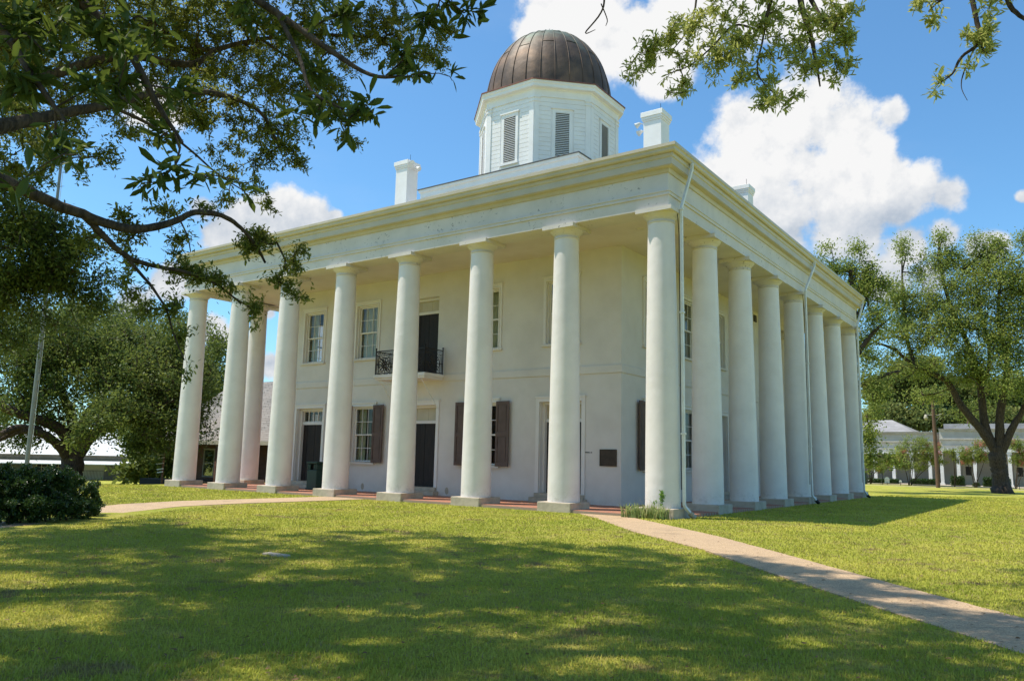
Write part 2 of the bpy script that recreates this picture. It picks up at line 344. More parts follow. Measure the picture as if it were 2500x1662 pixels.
M['greenwhite'] = mat('louver_white', lambda o: m_wood(o, (0.74, 0.75, 0.70, 1), (0.66, 0.68, 0.63, 1)))
M['bark'] = mat('oak_bark', m_bark)
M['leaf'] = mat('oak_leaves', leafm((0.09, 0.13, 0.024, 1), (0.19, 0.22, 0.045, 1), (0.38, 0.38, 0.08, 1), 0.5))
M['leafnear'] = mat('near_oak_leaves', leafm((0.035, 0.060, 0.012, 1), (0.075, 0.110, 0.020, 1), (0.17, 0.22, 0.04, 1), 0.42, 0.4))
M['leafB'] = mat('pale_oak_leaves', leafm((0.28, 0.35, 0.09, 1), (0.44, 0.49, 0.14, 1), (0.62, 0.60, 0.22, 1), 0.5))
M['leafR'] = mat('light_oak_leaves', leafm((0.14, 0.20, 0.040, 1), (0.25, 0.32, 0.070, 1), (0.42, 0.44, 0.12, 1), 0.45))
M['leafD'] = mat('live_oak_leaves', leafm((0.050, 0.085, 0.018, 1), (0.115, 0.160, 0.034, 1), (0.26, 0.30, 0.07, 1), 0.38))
M['leafH'] = mat('hedge_leaves', leafm((0.018, 0.045, 0.010, 1), (0.042, 0.085, 0.016, 1), (0.10, 0.17, 0.03, 1), 0.3, 0.3, 0.5))
M['leafW'] = mat('far_wood_leaves', leafm((0.10, 0.14, 0.040, 1), (0.19, 0.23, 0.060, 1), (0.28, 0.28, 0.09, 1), 0.35))
M['bloom'] = mat('pink_blossom', leafm((0.50, 0.10, 0.13, 1), (0.60, 0.16, 0.18, 1), (0.72, 0.32, 0.32, 1), 0.3))
M['iris'] = mat('iris_leaves', leafm((0.20, 0.30, 0.09, 1), (0.32, 0.42, 0.15, 1), (0.55, 0.48, 0.24, 1), 0.4))
M['sprout'] = mat('sprout_leaves', leafm((0.12, 0.26, 0.04, 1), (0.20, 0.36, 0.06, 1), (0.30, 0.42, 0.10, 1), 0.45))
M['pole'] = mat('weathered_pole_wood', flat((0.17, 0.095, 0.060, 1), (0.11, 0.07, 0.05, 1), 4, 0.85))
M['silver'] = mat('brushed_aluminium', flat((0.26, 0.265, 0.25, 1), None, 2, 0.5, metal=0.3))
M['tan'] = mat('tan_siding', flat((0.21, 0.19, 0.165, 1), (0.18, 0.165, 0.14, 1), 1, 0.8))
M['tanlight'] = mat('pale_tan_paint', flat((0.50, 0.46, 0.36, 1), (0.44, 0.40, 0.32, 1), 1, 0.7))
M['greywall'] = mat('grey_beige_wall', flat((0.36, 0.34, 0.29, 1), (0.31, 0.29, 0.25, 1), 0.6, 0.8))
M['offwhite'] = mat('aged_offwhite_paint', lambda o: m_wood(o, (0.50, 0.475, 0.42, 1), (0.38, 0.35, 0.30, 1)))
M['bright'] = mat('fresh_white_paint', lambda o: m_wood(o, (0.88, 0.845, 0.82, 1), (0.80, 0.76, 0.73, 1)))
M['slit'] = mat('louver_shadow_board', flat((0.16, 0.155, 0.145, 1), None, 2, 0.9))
M['asphalt'] = mat('asphalt', flat((0.06, 0.058, 0.055, 1), None, 3, 0.9))

# ================================================================== TERRAIN AND PAVING
GZ = -0.28
def gz(x, y):
    d = np.clip(-26.0-np.asarray(x, float), 0, 44)
    return GZ - 0.05*d + 0.02*np.sin(np.asarray(x)*0.31+1.1)*np.cos(np.asarray(y)*0.27) * (np.hypot(np.asarray(x)+11.5, np.asarray(y)-11.5) > 17)
xs = np.concatenate([np.linspace(-900, -130, 20), np.linspace(-120, -40, 30), np.linspace(-39, 30, 90), np.linspace(35, 120, 20), np.linspace(150, 900, 16)])
ys = np.concatenate([np.linspace(-500, -60, 14), np.linspace(-50, 60, 120), np.linspace(65, 150, 20), np.linspace(180, 1200, 18)])
XX, YY = np.meshgrid(xs, ys); ZZ = gz(XX, YY)
idx = np.arange(XX.size).reshape(XX.shape)
Fq = np.stack([idx[:-1, :-1], idx[:-1, 1:], idx[1:, 1:], idx[1:, :-1]], -1).reshape(-1, 4)
tag(np_mesh('lawn', np.stack([XX, YY, ZZ], -1).reshape(-1, 3), Fq, M['lawn'], smooth=True), kind='structure')
def strip(name, left, right, z, m):
    """a paved strip between two edge lines with a real thickness"""
    random.seed(len(name))
    def dense(e):
        out = []
        for a, b in zip(e[:-1], e[1:]):
            k = max(2, int(math.hypot(b[0]-a[0], b[1]-a[1])/0.12))
            for i in range(k):
                t = i/k; out.append((a[0]+(b[0]-a[0])*t+random.uniform(-.012, .012), a[1]+(b[1]-a[1])*t+random.uniform(-.012, .012)))
        out.append(e[-1]); return out
    n = 400
    def resample(e):
        e = dense(e); L_ = [0]
        for a, b in zip(e[:-1], e[1:]): L_.append(L_[-1]+math.hypot(b[0]-a[0], b[1]-a[1]))
        t = np.linspace(0, L_[-1], n); return np.stack([np.interp(t, L_, [p[0] for p in e]), np.interp(t, L_, [p[1] for p in e])], -1)
    a, b = resample(left), resample(right); V = []
    for (e, zz) in ((a, z-0.10), (a, z), (b, z), (b, z-0.10)): V.append(np.column_stack([e, np.full(n, zz)]))
    V = np.concatenate(V); F = []
    for k in range(3):
        i = np.arange(n-1)+k*n; F.append(np.stack([i, i+1, i+n+1, i+n], -1))
    return tag(np_mesh(name, V, np.concatenate(F), m), kind='structure')
strip('path', [(-2.30, -0.62), (-1.4, -1.5), (1.42, -4.73), (3.87, -6.96), (6.31, -9.78), (7.77, -11.39), (8.95, -12.64), (16, -20)],
      [(-0.75, -0.62), (0.13, -1.45), (0.99, -2.25), (3.2, -4.35), (5.3, -6.73), (7.38, -9.15), (8.87, -10.80), (17.3, -18.9)], -0.262, M['path'])
strip('path', [(-12.95, -0.60), (-12.95, -2.5), (-13.0, -6.4), (-12.4, -8.6), (-10.6, -11.2), (-8.8, -13.6), (-5.6, -18.4), (-2.4, -23)],
      [(-11.0, -0.60), (-11.0, -2.5), (-11.05, -5.9), (-10.75, -7.8), (-9.5, -9.9), (-7.6, -12.7), (-5.9, -15.6), (-1.6, -22)], -0.262, M['path'])
pv = MB()
for (a, b, c, d) in ((-23.62, 0.52, -0.52, 2.70), (-23.62, 0.52, 20.40, 23.62), (-2.70, 0.52, 2.70, 20.40), (-23.62, -20.40, 2.70, 20.40)):
    pv.box(a, b, c, d, -0.5, -0.20)
tag(pv.build('brick_paving', M['paving']), kind='structure')

# ================================================================== COURTHOUSE
CW = -11.55; CC = (-11.55, 11.55)
court = empty('courthouse', (CC[0], CC[1], -0.2))
tag(court, 'large white two storey courthouse with tall round columns on all sides and copper dome', 'courthouse')
PO = court.location
def P(mb, name, m, parent=court):
    """build in world coordinates as a child: offset by the parent's world position"""
    return mb.build(name, m, parent)
def mb(): return MB(PO)
def seedname(o, lab=None):
    if lab: o['label'] = lab
    return o

# -- outer walls with real openings. local frame: u along the wall, d depth inwards, z
AP = 8.85; T = 0.48
def frame(side):
    """returns f(u, d, z) -> world; u runs -8.85..8.85 to the viewer's right, d is depth behind the face (negative = in front)"""
    a = {'front': 0, 'right': 90, 'back': 180, 'left': 270}[side]; ca, sa = math.cos(R(a)), math.sin(R(a))
    def f(u, d, z):
        x, y = u, -AP+d
        return (CC[0]+x*ca-y*sa, CC[1]+x*sa+y*ca, z)
    return f
BAY = [-6.50, -3.15, 0.0, 3.15, 6.50]
def openings(side):
    o = []
    for i, u in enumerate(BAY):
        if side == 'front': kind = 'door' if i in (0, 2, 4) else 'win'
        else: kind = 'door' if i == 2 else 'win'
        if kind == 'door': o.append((u-0.86, u+0.86, -0.2, 3.25, 'door', i))
        else: o.append((u-0.62, u+0.62, 0.98, 3.26, 'win', i))
        if side == 'front' and i == 2: o.append((u-0.80, u+0.80, 4.38, 7.56, 'balcdoor', i))
        else: o.append((u-0.62, u+0.62, 5.28, 7.56, 'upwin', i))
    return o
def quadf(m, f, pts): m.add([f(*p) for p in pts], [(0, 1, 2, 3)])
def lbox(m, f, u0, u1, d0, d1, z0, z1):
    vs = [f(u, d, z) for z in (z0, z1) for d in (d0, d1) for u in (u0, u1)]
    m.add(vs, [(0, 2, 3, 1), (4, 5, 7, 6), (0, 1, 5, 4), (2, 6, 7, 3), (0, 4, 6, 2), (1, 3, 7, 5)])
OPEN = {s: openings(s) for s in ('front', 'right', 'left')}
for side in ('front', 'right', 'left', 'back'):
    f = frame(side); ops = OPEN.get(side, []); m = mb()
    us = sorted({-AP, AP} | {o[0] for o in ops} | {o[1] for o in ops}); zs = sorted({-0.4, 8.60, 4.16, 4.42} | {o[2] for o in ops} | {o[3] for o in ops})
    for i in range(len(us)-1):
        for j in range(len(zs)-1):
            uc, zc = (us[i]+us[i+1])/2, (zs[j]+zs[j+1])/2
            if any(o[0] < uc < o[1] and o[2] < zc < o[3] for o in ops): continue
            quadf(m, f, [(us[i], 0, zs[j]), (us[i+1], 0, zs[j]), (us[i+1], 0, zs[j+1]), (us[i], 0, zs[j+1])])
            lo, hi = max(us[i], -AP+T), min(us[i+1], AP-T)
            quadf(m, f, [(hi, T, zs[j]), (lo, T, zs[j]), (lo, T, zs[j+1]), (hi, T, zs[j+1])])
    for (a, b, c, d, k, i) in ops:
        quadf(m, f, [(a, 0, c), (a, T, c), (a, T, d), (a, 0, d)]); quadf(m, f, [(b, T, c), (b, 0, c), (b, 0, d), (b, T, d)])
        quadf(m, f, [(a, 0, d), (a, T, d), (b, T, d), (b, 0, d)]); quadf(m, f, [(a, T, c), (a, 0, c), (b, 0, c), (b, T, c)])
    P(m, 'wall', M['plaster'])
m = mb(); m.ring(CC, 4, AP, [(0.002, 4.16), (0.045, 4.16), (0.045, 4.40), (0.03, 4.43), (0.002, 4.43)])
# the band stops at the balcony door opening only visually behind the slab
P(m, 'string_course', M['plaster'])
m = mb(); m.box(-20.40+T, -2.70-T, 2.70+T, 20.40-T, 4.05, 4.30); m.box(-20.40+T, -2.70-T, 2.70+T, 20.40-T, 8.35, 8.45); m.box(-20.40+T, -2.70-T, 2.70+T, 20.40-T, -0.3, -0.1)
m.box(-15.2, -15.0, 3.2, 19.9, -0.1, 4.05); m.box(-7.4, -7.2, 3.2, 19.9, -0.1, 4.05); m.box(-13.4, -13.2, 3.2, 19.9, 4.30, 8.35); m.box(-7.4, -7.2, 3.2, 19.9, 4.30, 8.35)
P(m, 'interior', M['room'])

# -- windows: casing (part) > sash, glass, curtain, sill, shutter
def window(side, o, shutters=(), curtain='full'):
    a, b, c, d, k, i = o; f = frame(side); cu = (a+b)/2
    w_ = b-a; m = mb()
    tr = 0.13
    # outer architrave moulding, stepped, standing on the wall face
    for (u0, u1) in ((a-tr, a), (b, b+tr)):
        lbox(m, f, u0, u1, -0.045, -0.002, c, d+tr)
    lbox(m, f, a, b, -0.045, -0.002, d, d+tr)
    lbox(m, f, a-tr-0.03, b+tr+0.03, -0.09, -0.002, d+tr, d+tr+0.05)
    lbox(m, f, a-0.035, a-0.002, -0.075, -0.045, c, d); lbox(m, f, b+0.002, b+0.035, -0.075, -0.045, c, d); lbox(m, f, a-0.035, b+0.035, -0.075, -0.045, d+0.002, d+0.04)
    # jamb lining inside the reveal
    e = 0.055
    lbox(m, f, a+0.002, a+e, 0.03, 0.24, c, d-0.002); lbox(m, f, b-e, b-0.002, 0.03, 0.24, c, d-0.002); lbox(m, f, a+e, b-e, 0.03, 0.24, d-e, d-0.002)
    W = P(m, 'window', M['wood'])
    s = mb(); a2, b2, zm = a+e+0.003, b-e-0.003, (c+d-e)/2; st = 0.055
    for (z0, z1, dd) in ((c+0.02, zm+0.02, 0.15), (zm-0.02, d-e-0.003, 0.105)):
        lbox(s, f, a2, a2+st, dd, dd+0.04, z0, z1); lbox(s, f, b2-st, b2, dd, dd+0.04, z0, z1)
        lbox(s, f, a2+st, b2-st, dd, dd+0.04, z0, z0+st); lbox(s, f, a2+st, b2-st, dd, dd+0.04, z1-st*0.8, z1)
        for t in (1/3, 2/3):
            uu = a2+st+(b2-a2-2*st)*t; lbox(s, f, uu-0.011, uu+0.011, dd+0.004, dd+0.036, z0+st, z1-st*0.8)
        zz = (z0+z1)/2; lbox(s, f, a2+st, b2-st, dd+0.006, dd+0.034, zz-0.011, zz+0.011)
    P(s, 'sash', M['wood'], W)
    g = mb()
    for (z0, z1, dd) in ((c+0.02, zm+0.02, 0.17), (zm-0.02, d-e-0.003, 0.125)):
        quadf(g, f, [(a2+0.02, dd, z0+0.02), (b2-0.02, dd, z0+0.02), (b2-0.02, dd, z1-0.02), (a2+0.02, dd, z1-0.02)])
    P(g, 'glass', M['glass'], W)
    if curtain:
        q = mb(); rng = random.Random(hash((side, i, k == 'win')) % 1000)
        def drape(u0, u1, z0=c-0.05, z1=d+0.02, dd=0.36):
            n = 36; vs = []
            ph = rng.uniform(0, 6)
            for j in range(n+1):
                u = u0+(u1-u0)*j/n
                for z in (z0, z1): vs.append(f(u, dd+0.022*math.sin(u*42+ph+0.4*math.sin(u*9))*(1 if z == z0 else 0.8), z))
            q.add(vs, [(2*j, 2*j+2, 2*j+3, 2*j+1) for j in range(n)], True)
        if curtain == 'full': drape(a-0.05, cu+0.01); drape(cu-0.01, b+0.05, dd=0.39)
        elif curtain == 'part': drape(a-0.05, a+w_*0.36)
        elif curtain == 'left': drape(a-0.05, cu-0.02)
        P(q, 'curtain', M['curtain'], W)
    q = mb(); lbox(q, f, a-tr-0.05, b+tr+0.05, -0.10, 0.10, c-0.085, c-0.002); P(q, 'sill', M['plaster'], W)
    for sgn, ang in shutters:
        # hinged at the outer edge of the casing; ang 0 = folded flat against the wall
        h = b+0.03 if sgn > 0 else a-0.03; sw = 0.60; q = mb()
        ca, sa = math.cos(ang), math.sin(ang)
        def g_(t, e_, z): return f(h+sgn*(t*ca-e_*sa), -0.065-t*sa-e_*ca, z)
        def sb(t0, t1, e0, e1, z0, z1):
            vs = [g_(t, e_, z) for z in (z0, z1) for e_ in (e0, e1) for t in (t0, t1)]
            q.add(vs, [(0, 2, 3, 1), (4, 5, 7, 6), (0, 1, 5, 4), (2, 6, 7, 3), (0, 4, 6, 2), (1, 3, 7, 5)])
        z0, z1 = c-0.02, d+0.05; zq = (z0+z1)/2
        sb(0, 0.085, 0, 0.045, z0, z1); sb(sw-0.085, sw, 0, 0.045, z0, z1)
        for (p0, p1) in ((z0, z0+0.14), (zq-0.10, zq+0.06), (z1-0.11, z1)): sb(0.085, sw-0.085, 0, 0.045, p0, p1)
        sb(0.085, sw-0.085, 0.006, 0.020, z0+0.14, zq-0.10); sb(0.085, sw-0.085, 0.006, 0.020, zq+0.06, z1-0.11)
        for (p0, p1) in ((z0+0.19, zq-0.15), (zq+0.11, z1-0.16)): sb(0.13, sw-0.13, 0.020, 0.036, p0, p1)
        so_ = P(q, 'shutter', M['shutter'], W)
    return W
def door(side, o):
    a, b, c, d, k, i = o; f = frame(side); m = mb(); up_ = k == 'balcdoor'
    tr = 0.05 if up_ else 0.14
    if not up_:
        for (u0, u1) in ((a-tr, a), (b, b+tr)): lbox(m, f, u0, u1, -0.04, -0.002, c+0.30, d+tr)
        lbox(m, f, a, b, -0.04, -0.002, d, d+tr)
        lbox(m, f, a-tr-0.03, b+tr+0.03, -0.07, -0.002, d+tr, d+tr+0.05)
    zt = d-0.70 if not up_ else d-0.62; e = 0.10; dd = 0.34
    for (u0, u1) in ((a+0.002, a+e), (b-e, b-0.002)): lbox(m, f, u0, u1, 0.20, T+0.02, c+(0.30 if not up_ else 0.0), d-0.002)
    lbox(m, f, a+e, b-e, 0.20, T+0.02, d-0.09, d-0.002); lbox(m, f, a+e, b-e, dd-0.06, T+0.02, zt, zt+0.11)
    # panelled reveal lining
    for (u0, u1) in ((a+0.002, a+0.03), (b-0.03, b-0.002)): lbox(m, f, u0, u1, 0.02, 0.20, c+(0.30 if not up_ else 0.0), d-0.002)
    D_ = P(m, 'doorway', M['wood'])
    q = mb(); z0 = c+(0.30 if not up_ else 0.02); n = 6; pw = (b-a-2*e)/n
    for j in range(n):
        u0 = a+e+pw*j; lbox(q, f, u0+0.004, u0+pw-0.004, dd+0.006*(j % 2), dd+0.06, z0, zt)
    P(q, 'door', M['door'], D_)
    q = mb(); lbox(q, f, b-e-0.16, b-e-0.10, dd-0.05, dd-0.002, z0+0.92, z0+1.06); P(q, 'handle', M['iron'], D_)
    q = mb(); tz0, tz1 = zt+0.11, d-0.09
    if (side == 'front' and i == 0):
        n = 5; pw = (b-a-2*e)/n
        for j in range(n+1): lbox(q, f, a+e+pw*j-0.02, a+e+pw*j+0.02, dd, dd+0.05, tz0, tz1)
        lbox(q, f, a+e, b-e, dd-0.003, dd+0.05, tz0, tz0+0.04); lbox(q, f, a+e, b-e, dd-0.003, dd+0.05, tz1-0.04, tz1)
        P(q, 'transom', M['wood'], D_)
        q = mb(); quadf(q, f, [(a+e, dd+0.03, tz0), (b-e, dd+0.03, tz0), (b-e, dd+0.03, tz1), (a+e, dd+0.03, tz1)]); P(q, 'glass', M['glass'], D_)
    else:
        n = 5; pw = (b-a-2*e)/n
        for j in range(n): lbox(q, f, a+e+pw*j+0.003, a+e+pw*(j+1)-0.003, dd+0.004*(j % 2), dd+0.05, tz0, tz1)
        P(q, 'transom', M['cream'], D_)
    if not up_:
        q = mb(); lbox(q, f, a-0.22, b+0.22, -0.30, 0.30, c-0.05, c+0.16); lbox(q, f, a-0.12, b+0.12, -0.12, T, c+0.16, c+0.295)
        bevel(P(q, 'doorstep', M['plinth'], D_), 0.015)
    return D_
for side in ('front', 'right', 'left'):
    for o in OPEN[side]:
        k, i = o[4], o[5]
        if k in ('door', 'balcdoor'): door(side, o)
        elif k == 'win':
            if side == 'front':
                window(side, o, ((1, 0.06), (-1, R(90) if i == 1 else 0.06)), 'part' if i == 1 else 'left')
            else: window(side, o, ((1, 0.06), (-1, 0.06)) if i in (0, 4) else (), 'left')
        else:
            cur = 'full'
            if side == 'front' and i == 0: cur = 'part'
            if side == 'left': cur = None
            window(side, o, (), cur)

# -- columns
random.seed(4)
colx = {0: 0.0, 1: -3.22, 2: -6.56, 3: -9.90, 4: -13.20, 5: -16.5, 6: -19.8, 7: -22.98}
spots = []
for i in range(8): spots.append((colx[i], 0.0))
for i in range(1, 8): spots.append((0.0, 3.3*i))
for i in range(1, 8): spots.append((-22.98 if i < 7 else -23.1, 3.3*i))
for i in range(1, 7): spots.append((-3.3*i, 23.1))
prof = []
for k in range(25):
    t = k/24.0; r = 0.487-(0.487-0.385)*(t**1.35); prof.append((r, 0.0+8.06*t))
capprof = [(0.387, 8.05), (0.400, 8.055), (0.405, 8.08), (0.400, 8.105), (0.388, 8.11), (0.388, 8.17), (0.405, 8.175), (0.408, 8.20), (0.43, 8.22), (0.475, 8.26), (0.515, 8.30), (0.525, 8.325)]
sh_me = MB().lathe((0, 0, 0), prof, 48).build('column', M['column']); me_shaft = sh_me.data
cp_me = MB().lathe((0, 0, 0), capprof, 48).box(-0.56, 0.56, -0.56, 0.56, 8.325, 8.448).build('capital', M['ent']); me_cap = cp_me.data
pl_me = MB().box(-0.575, 0.575, -0.575, 0.575, -0.50, 0.0).build('plinth', M['plinth']); bevel(pl_me, 0.018); me_pl = pl_me.data
for o in (sh_me, cp_me): bpy.data.objects.remove(o)
for (x, y) in spots:
    c = bpy.data.objects.new('column', me_shaft); col.objects.link(c); c.parent = court; c.location = (x-PO[0], y-PO[1], 0-PO[2]); c.rotation_euler = (random.uniform(-.0015, .0015), random.uniform(-.0015, .0015), random.uniform(0, 6.28))
    for nm, me in (('capital', me_cap), ('plinth', me_pl)):
        h = bpy.data.objects.new(nm, me); col.objects.link(h); h.parent = c; h.rotation_euler = (0, 0, -c.rotation_euler.z)
        if nm == 'plinth':
            b_ = h.modifiers.new('bevel', 'BEVEL'); b_.width = 0.018; b_.segments = 2
bpy.data.objects.remove(pl_me)

# -- entablature, ceiling, cornice, gutter
m = mb(); m.ring(CC, 4, 11.55, [(-0.42, 8.45), (0.42, 8.45), (0.42, 8.80), (0.40, 8.80), (0.40, 9.62), (-0.42, 9.62)])
m.ring(CC, 4, 11.55, [(0.402, 8.802), (0.46, 8.802), (0.46, 8.845), (0.445, 8.86), (0.445, 8.90), (0.47, 8.905), (0.47, 8.94), (0.402, 8.95)])
P(m, 'entablature', M['ent'])
m = mb(); m.box(-2.70, -0.421+0.0, 2.70, 20.40, 8.50, 8.56); m.box(-22.679, -20.40, 2.70, 20.40, 8.50, 8.56); m.box(-22.679, -0.421, 0.421, 2.70, 8.50, 8.56); m.box(-22.679, -0.421, 20.40, 22.679, 8.50, 8.56)
m.lathe((-1.35, 1.35, 8.47), [(0.10, 0), (0.12, 0.03)], 16)
P(m, 'portico_ceiling', M['ceil'])
m = mb(); m.ring(CC, 4, 11.55, [(0.401, 9.46), (0.44, 9.47), (0.46, 9.53), (0.47, 9.58), (0.60, 9.60), (0.60, 9.62), (0.62, 9.62), (0.62, 9.82), (0.645, 9.84), (0.66, 9.90), (0.66, 10.02), (0.30, 10.02), (0.30, 9.625), (0.401, 9.625)])
P(m, 'cornice', M['cream'])
m = mb(); m.ring(CC, 4, 11.55, [(0.662, 9.95), (0.72, 9.95), (0.755, 9.99), (0.765, 10.06), (0.80, 10.10), (0.80, 10.19), (0.785, 10.19), (0.785, 10.11), (0.70, 10.04), (0.662, 10.06)])
P(m, 'gutter', M['cream'])
m = mb(); e0, e1 = 11.55+0.72, 4.0; zr0, zr1 = 10.12, 10.12+0.30*(e0-e1)
m.ring(CC, 4, 0, [(e0, zr0), (e1, zr1)], closed=False); m.ring(CC, 4, 0, [(e0, zr0-0.05), (e0, zr0)], closed=False); m.ring(CC, 4, 0, [(11.9, 10.03), (e0, zr0-0.05)], closed=False)
rf = P(m, 'roof', M['metalroof'])
q = mb()
for k in range(4):
    for j in range(-26, 27):
        u = j*0.46
        lo = max(abs(u), e1)
        if lo >= e0-0.3: continue
        a = R(90*k); ca, sa = math.cos(a), math.sin(a)
        p0 = (CC[0]+u*ca+e0*sa, CC[1]+u*sa-e0*ca, zr0+0.02); p1 = (CC[0]+u*ca+lo*sa, CC[1]+u*sa-lo*ca, zr0+0.30*(e0-lo)+0.02); q.bar(p0, p1, 0.025, 0.05)
P(q, 'roof_seam', M['metalroof'], rf)
# attic block under the cupola
m = mb(); m.ring(CC, 4, 4.45, [(0, 11.6), (0, 13.82), (0.04, 13.82), (0.04, 14.05), (0.10, 14.07), (0.12, 14.20), (-0.3, 14.24)], closed=False)
for sx_ in (-1, 1):
    for sy_ in (-1, 1):
        x, y = CC[0]+sx_*4.36, CC[1]+sy_*4.36; m.box(x-0.12, x+0.12, y-0.12, y+0.12, 12.0, 13.815)
at = P(m, 'attic', M['bright'])
m = mb(); m.ring(CC, 4, 4.45, [(0.125, 14.205), (0.16, 14.205), (0.16, 14.245), (-2.2, 14.62)], closed=False); P(m, 'attic_roof', M['darkroof'], at)

# -- cupola
m = mb(); AO = 3.28
m.ring(CC, 8, AO, [(0, 14.2), (0, 18.12), (0.05, 18.12), (0.05, 18.44), (0.08, 18.46), (0.10, 18.50), (0.28, 18.52), (0.29, 18.66), (0.33, 18.70), (0.34, 18.82), (0.10, 18.90), (-0.6, 18.92)], closed=False)
cup = P(m, 'cupola', M['bright'])
for k in range(8):
    a = R(45*k); ca, sa = math.cos(a), math.sin(a)
    def f8(u, d, z, ca=ca, sa=sa): return (CC[0]+(AO-d)*ca-u*sa, CC[1]+(AO-d)*sa+u*ca, z)
    hw = AO*math.tan(math.pi/8)
    q = mb()
    z = 14.6
    bj = random.Random(k)
    while z < 18.0:      # flush boards, joint lines between them
        x0 = -hw+0.22
        cut = bj.uniform(-0.2, 0.2)
        for (b0, b1) in ((-hw+0.24, -0.56), (0.56, hw-0.24)) if z < 17.55 else ((-hw+0.24, hw-0.24),):
            lbox(q, f8, b0, b1, -0.020, -0.001, z+0.010, min(z+0.208, 18.05))
        z += 0.218
    P(q, 'siding', M['bright'], cup)
    for sg in (-1, 1):
        q = mb(); u0, u1 = sorted((sg*(hw-0.24), sg*(hw+0.012)))
        lbox(q, f8, u0, u1, -0.055, -0.001, 14.3, 17.86)
        u0, u1 = sorted((sg*(hw-0.27), sg*(hw+0.03))); lbox(q, f8, u0, u1, -0.085, -0.001, 17.86, 17.95); u0, u1 = sorted((sg*(hw-0.25), sg*(hw+0.02))); lbox(q, f8, u0, u1, -0.06, -0.001, 17.95, 18.04); u0, u1 = sorted((sg*(hw-0.29), sg*(hw+0.04))); lbox(q, f8, u0, u1, -0.10, -0.001, 18.04, 18.119)
        P(q, 'pilaster', M['bright'], cup)
    q = mb(); w2 = 0.335; zl0, zl1 = 15.12, 17.40
    lbox(q, f8, -w2-0.15, -w2, -0.06, -0.001, zl0-0.02, zl1+0.16); lbox(q, f8, w2, w2+0.15, -0.06, -0.001, zl0-0.02, zl1+0.16); lbox(q, f8, -w2, w2, -0.06, -0.001, zl1, zl1+0.16)
    lbox(q, f8, -w2-0.21, w2+0.21, -0.11, -0.001, zl1+0.16, zl1+0.22); lbox(q, f8, -w2-0.19, w2+0.19, -0.10, -0.001, zl0-0.12, zl0-0.02)
    lv = P(q, 'louver', M['bright'], cup)
    q = mb(); n = 26
    for j in range(n):
        z = zl0+0.03+(zl1-zl0-0.05)*j/(n-1)
        vs = [f8(-w2, -0.075, z-0.032), f8(w2, -0.075, z-0.032), f8(w2, -0.008, z+0.022), f8(-w2, -0.008, z+0.022)]
        vs += [f8(-w2, -0.075, z-0.018), f8(w2, -0.075, z-0.018), f8(w2, -0.008, z+0.036), f8(-w2, -0.008, z+0.036)]
        q.add(vs, [(0, 1, 2, 3), (7, 6, 5, 4), (0, 4, 5, 1)])
    P(q, 'slats', M['bright'], lv)
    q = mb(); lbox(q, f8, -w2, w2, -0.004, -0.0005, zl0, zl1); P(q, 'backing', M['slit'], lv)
q = mb(); q.ring(CC, 8, AO, [(0.345, 18.80), (0.375, 18.80), (0.375, 18.86), (-0.25, 19.02), (-0.25, 18.93)], closed=True); P(q, 'ledge', M['redcopper'], cup)
# dome: gored copper with standing seams
q = mb(); a_, b_ = 3.22, 4.12; NG = 28; z0 = 18.90
def dome_p(t, ang, off=0.0):
    ex = 2.12; r = a_*abs(math.cos(t))**(2/ex); z = b_*abs(math.sin(t))**(2/ex); return ((r+off)*math.cos(ang)+CC[0], (r+off)*math.sin(ang)+CC[1], z0+z)
nt_ = 28; vs = []; fs = []
for g in range(NG):
    for k in range(5):
        for j in range(nt_+1):
            t = math.pi/2*j/nt_; ang = 2*math.pi*(g+k/4)/NG; fl = 0.022*math.sin(math.pi*k/4)*math.cos(t)
            vs.append(dome_p(t, ang, fl))
for g in range(NG):
    for k in range(4):
        for j in range(nt_):
            b0 = (g*5+k)*(nt_+1)+j; fs.append((b0, b0+nt_+1, b0+nt_+2, b0+1))
q.add(vs, fs, True); dm = P(q, 'dome', M['copper'], cup)
q = mb(); rr = random.Random(3)
for g in range(NG):
    ang = 2*math.pi*g/NG
    if rr.random() < 1:
        q.tube([dome_p(math.pi/2*j/20, ang, 0.018) for j in range(20)], 0.021, 5)
    t = (0.62 if g % 2 else 0.95)+rr.uniform(-.05, .05)
    q.tube([dome_p(t, ang+2*math.pi/NG*k/4, 0.012+0.022*math.sin(math.pi*k/4)*math.cos(t)) for k in range(5)], 0.012, 4)
q.ring(CC, 34, 3.2, [(0.05, 18.93), (0.07, 18.99), (0.03, 19.03)], closed=True)
sm = P(q, 'seam', M['copper'], cup)
q = mb(); q.tube([(CC[0], CC[1], 22.9), (CC[0], CC[1], 23.55)], 0.012, 6); P(q, 'lightning_rod', M['silver'], cup)

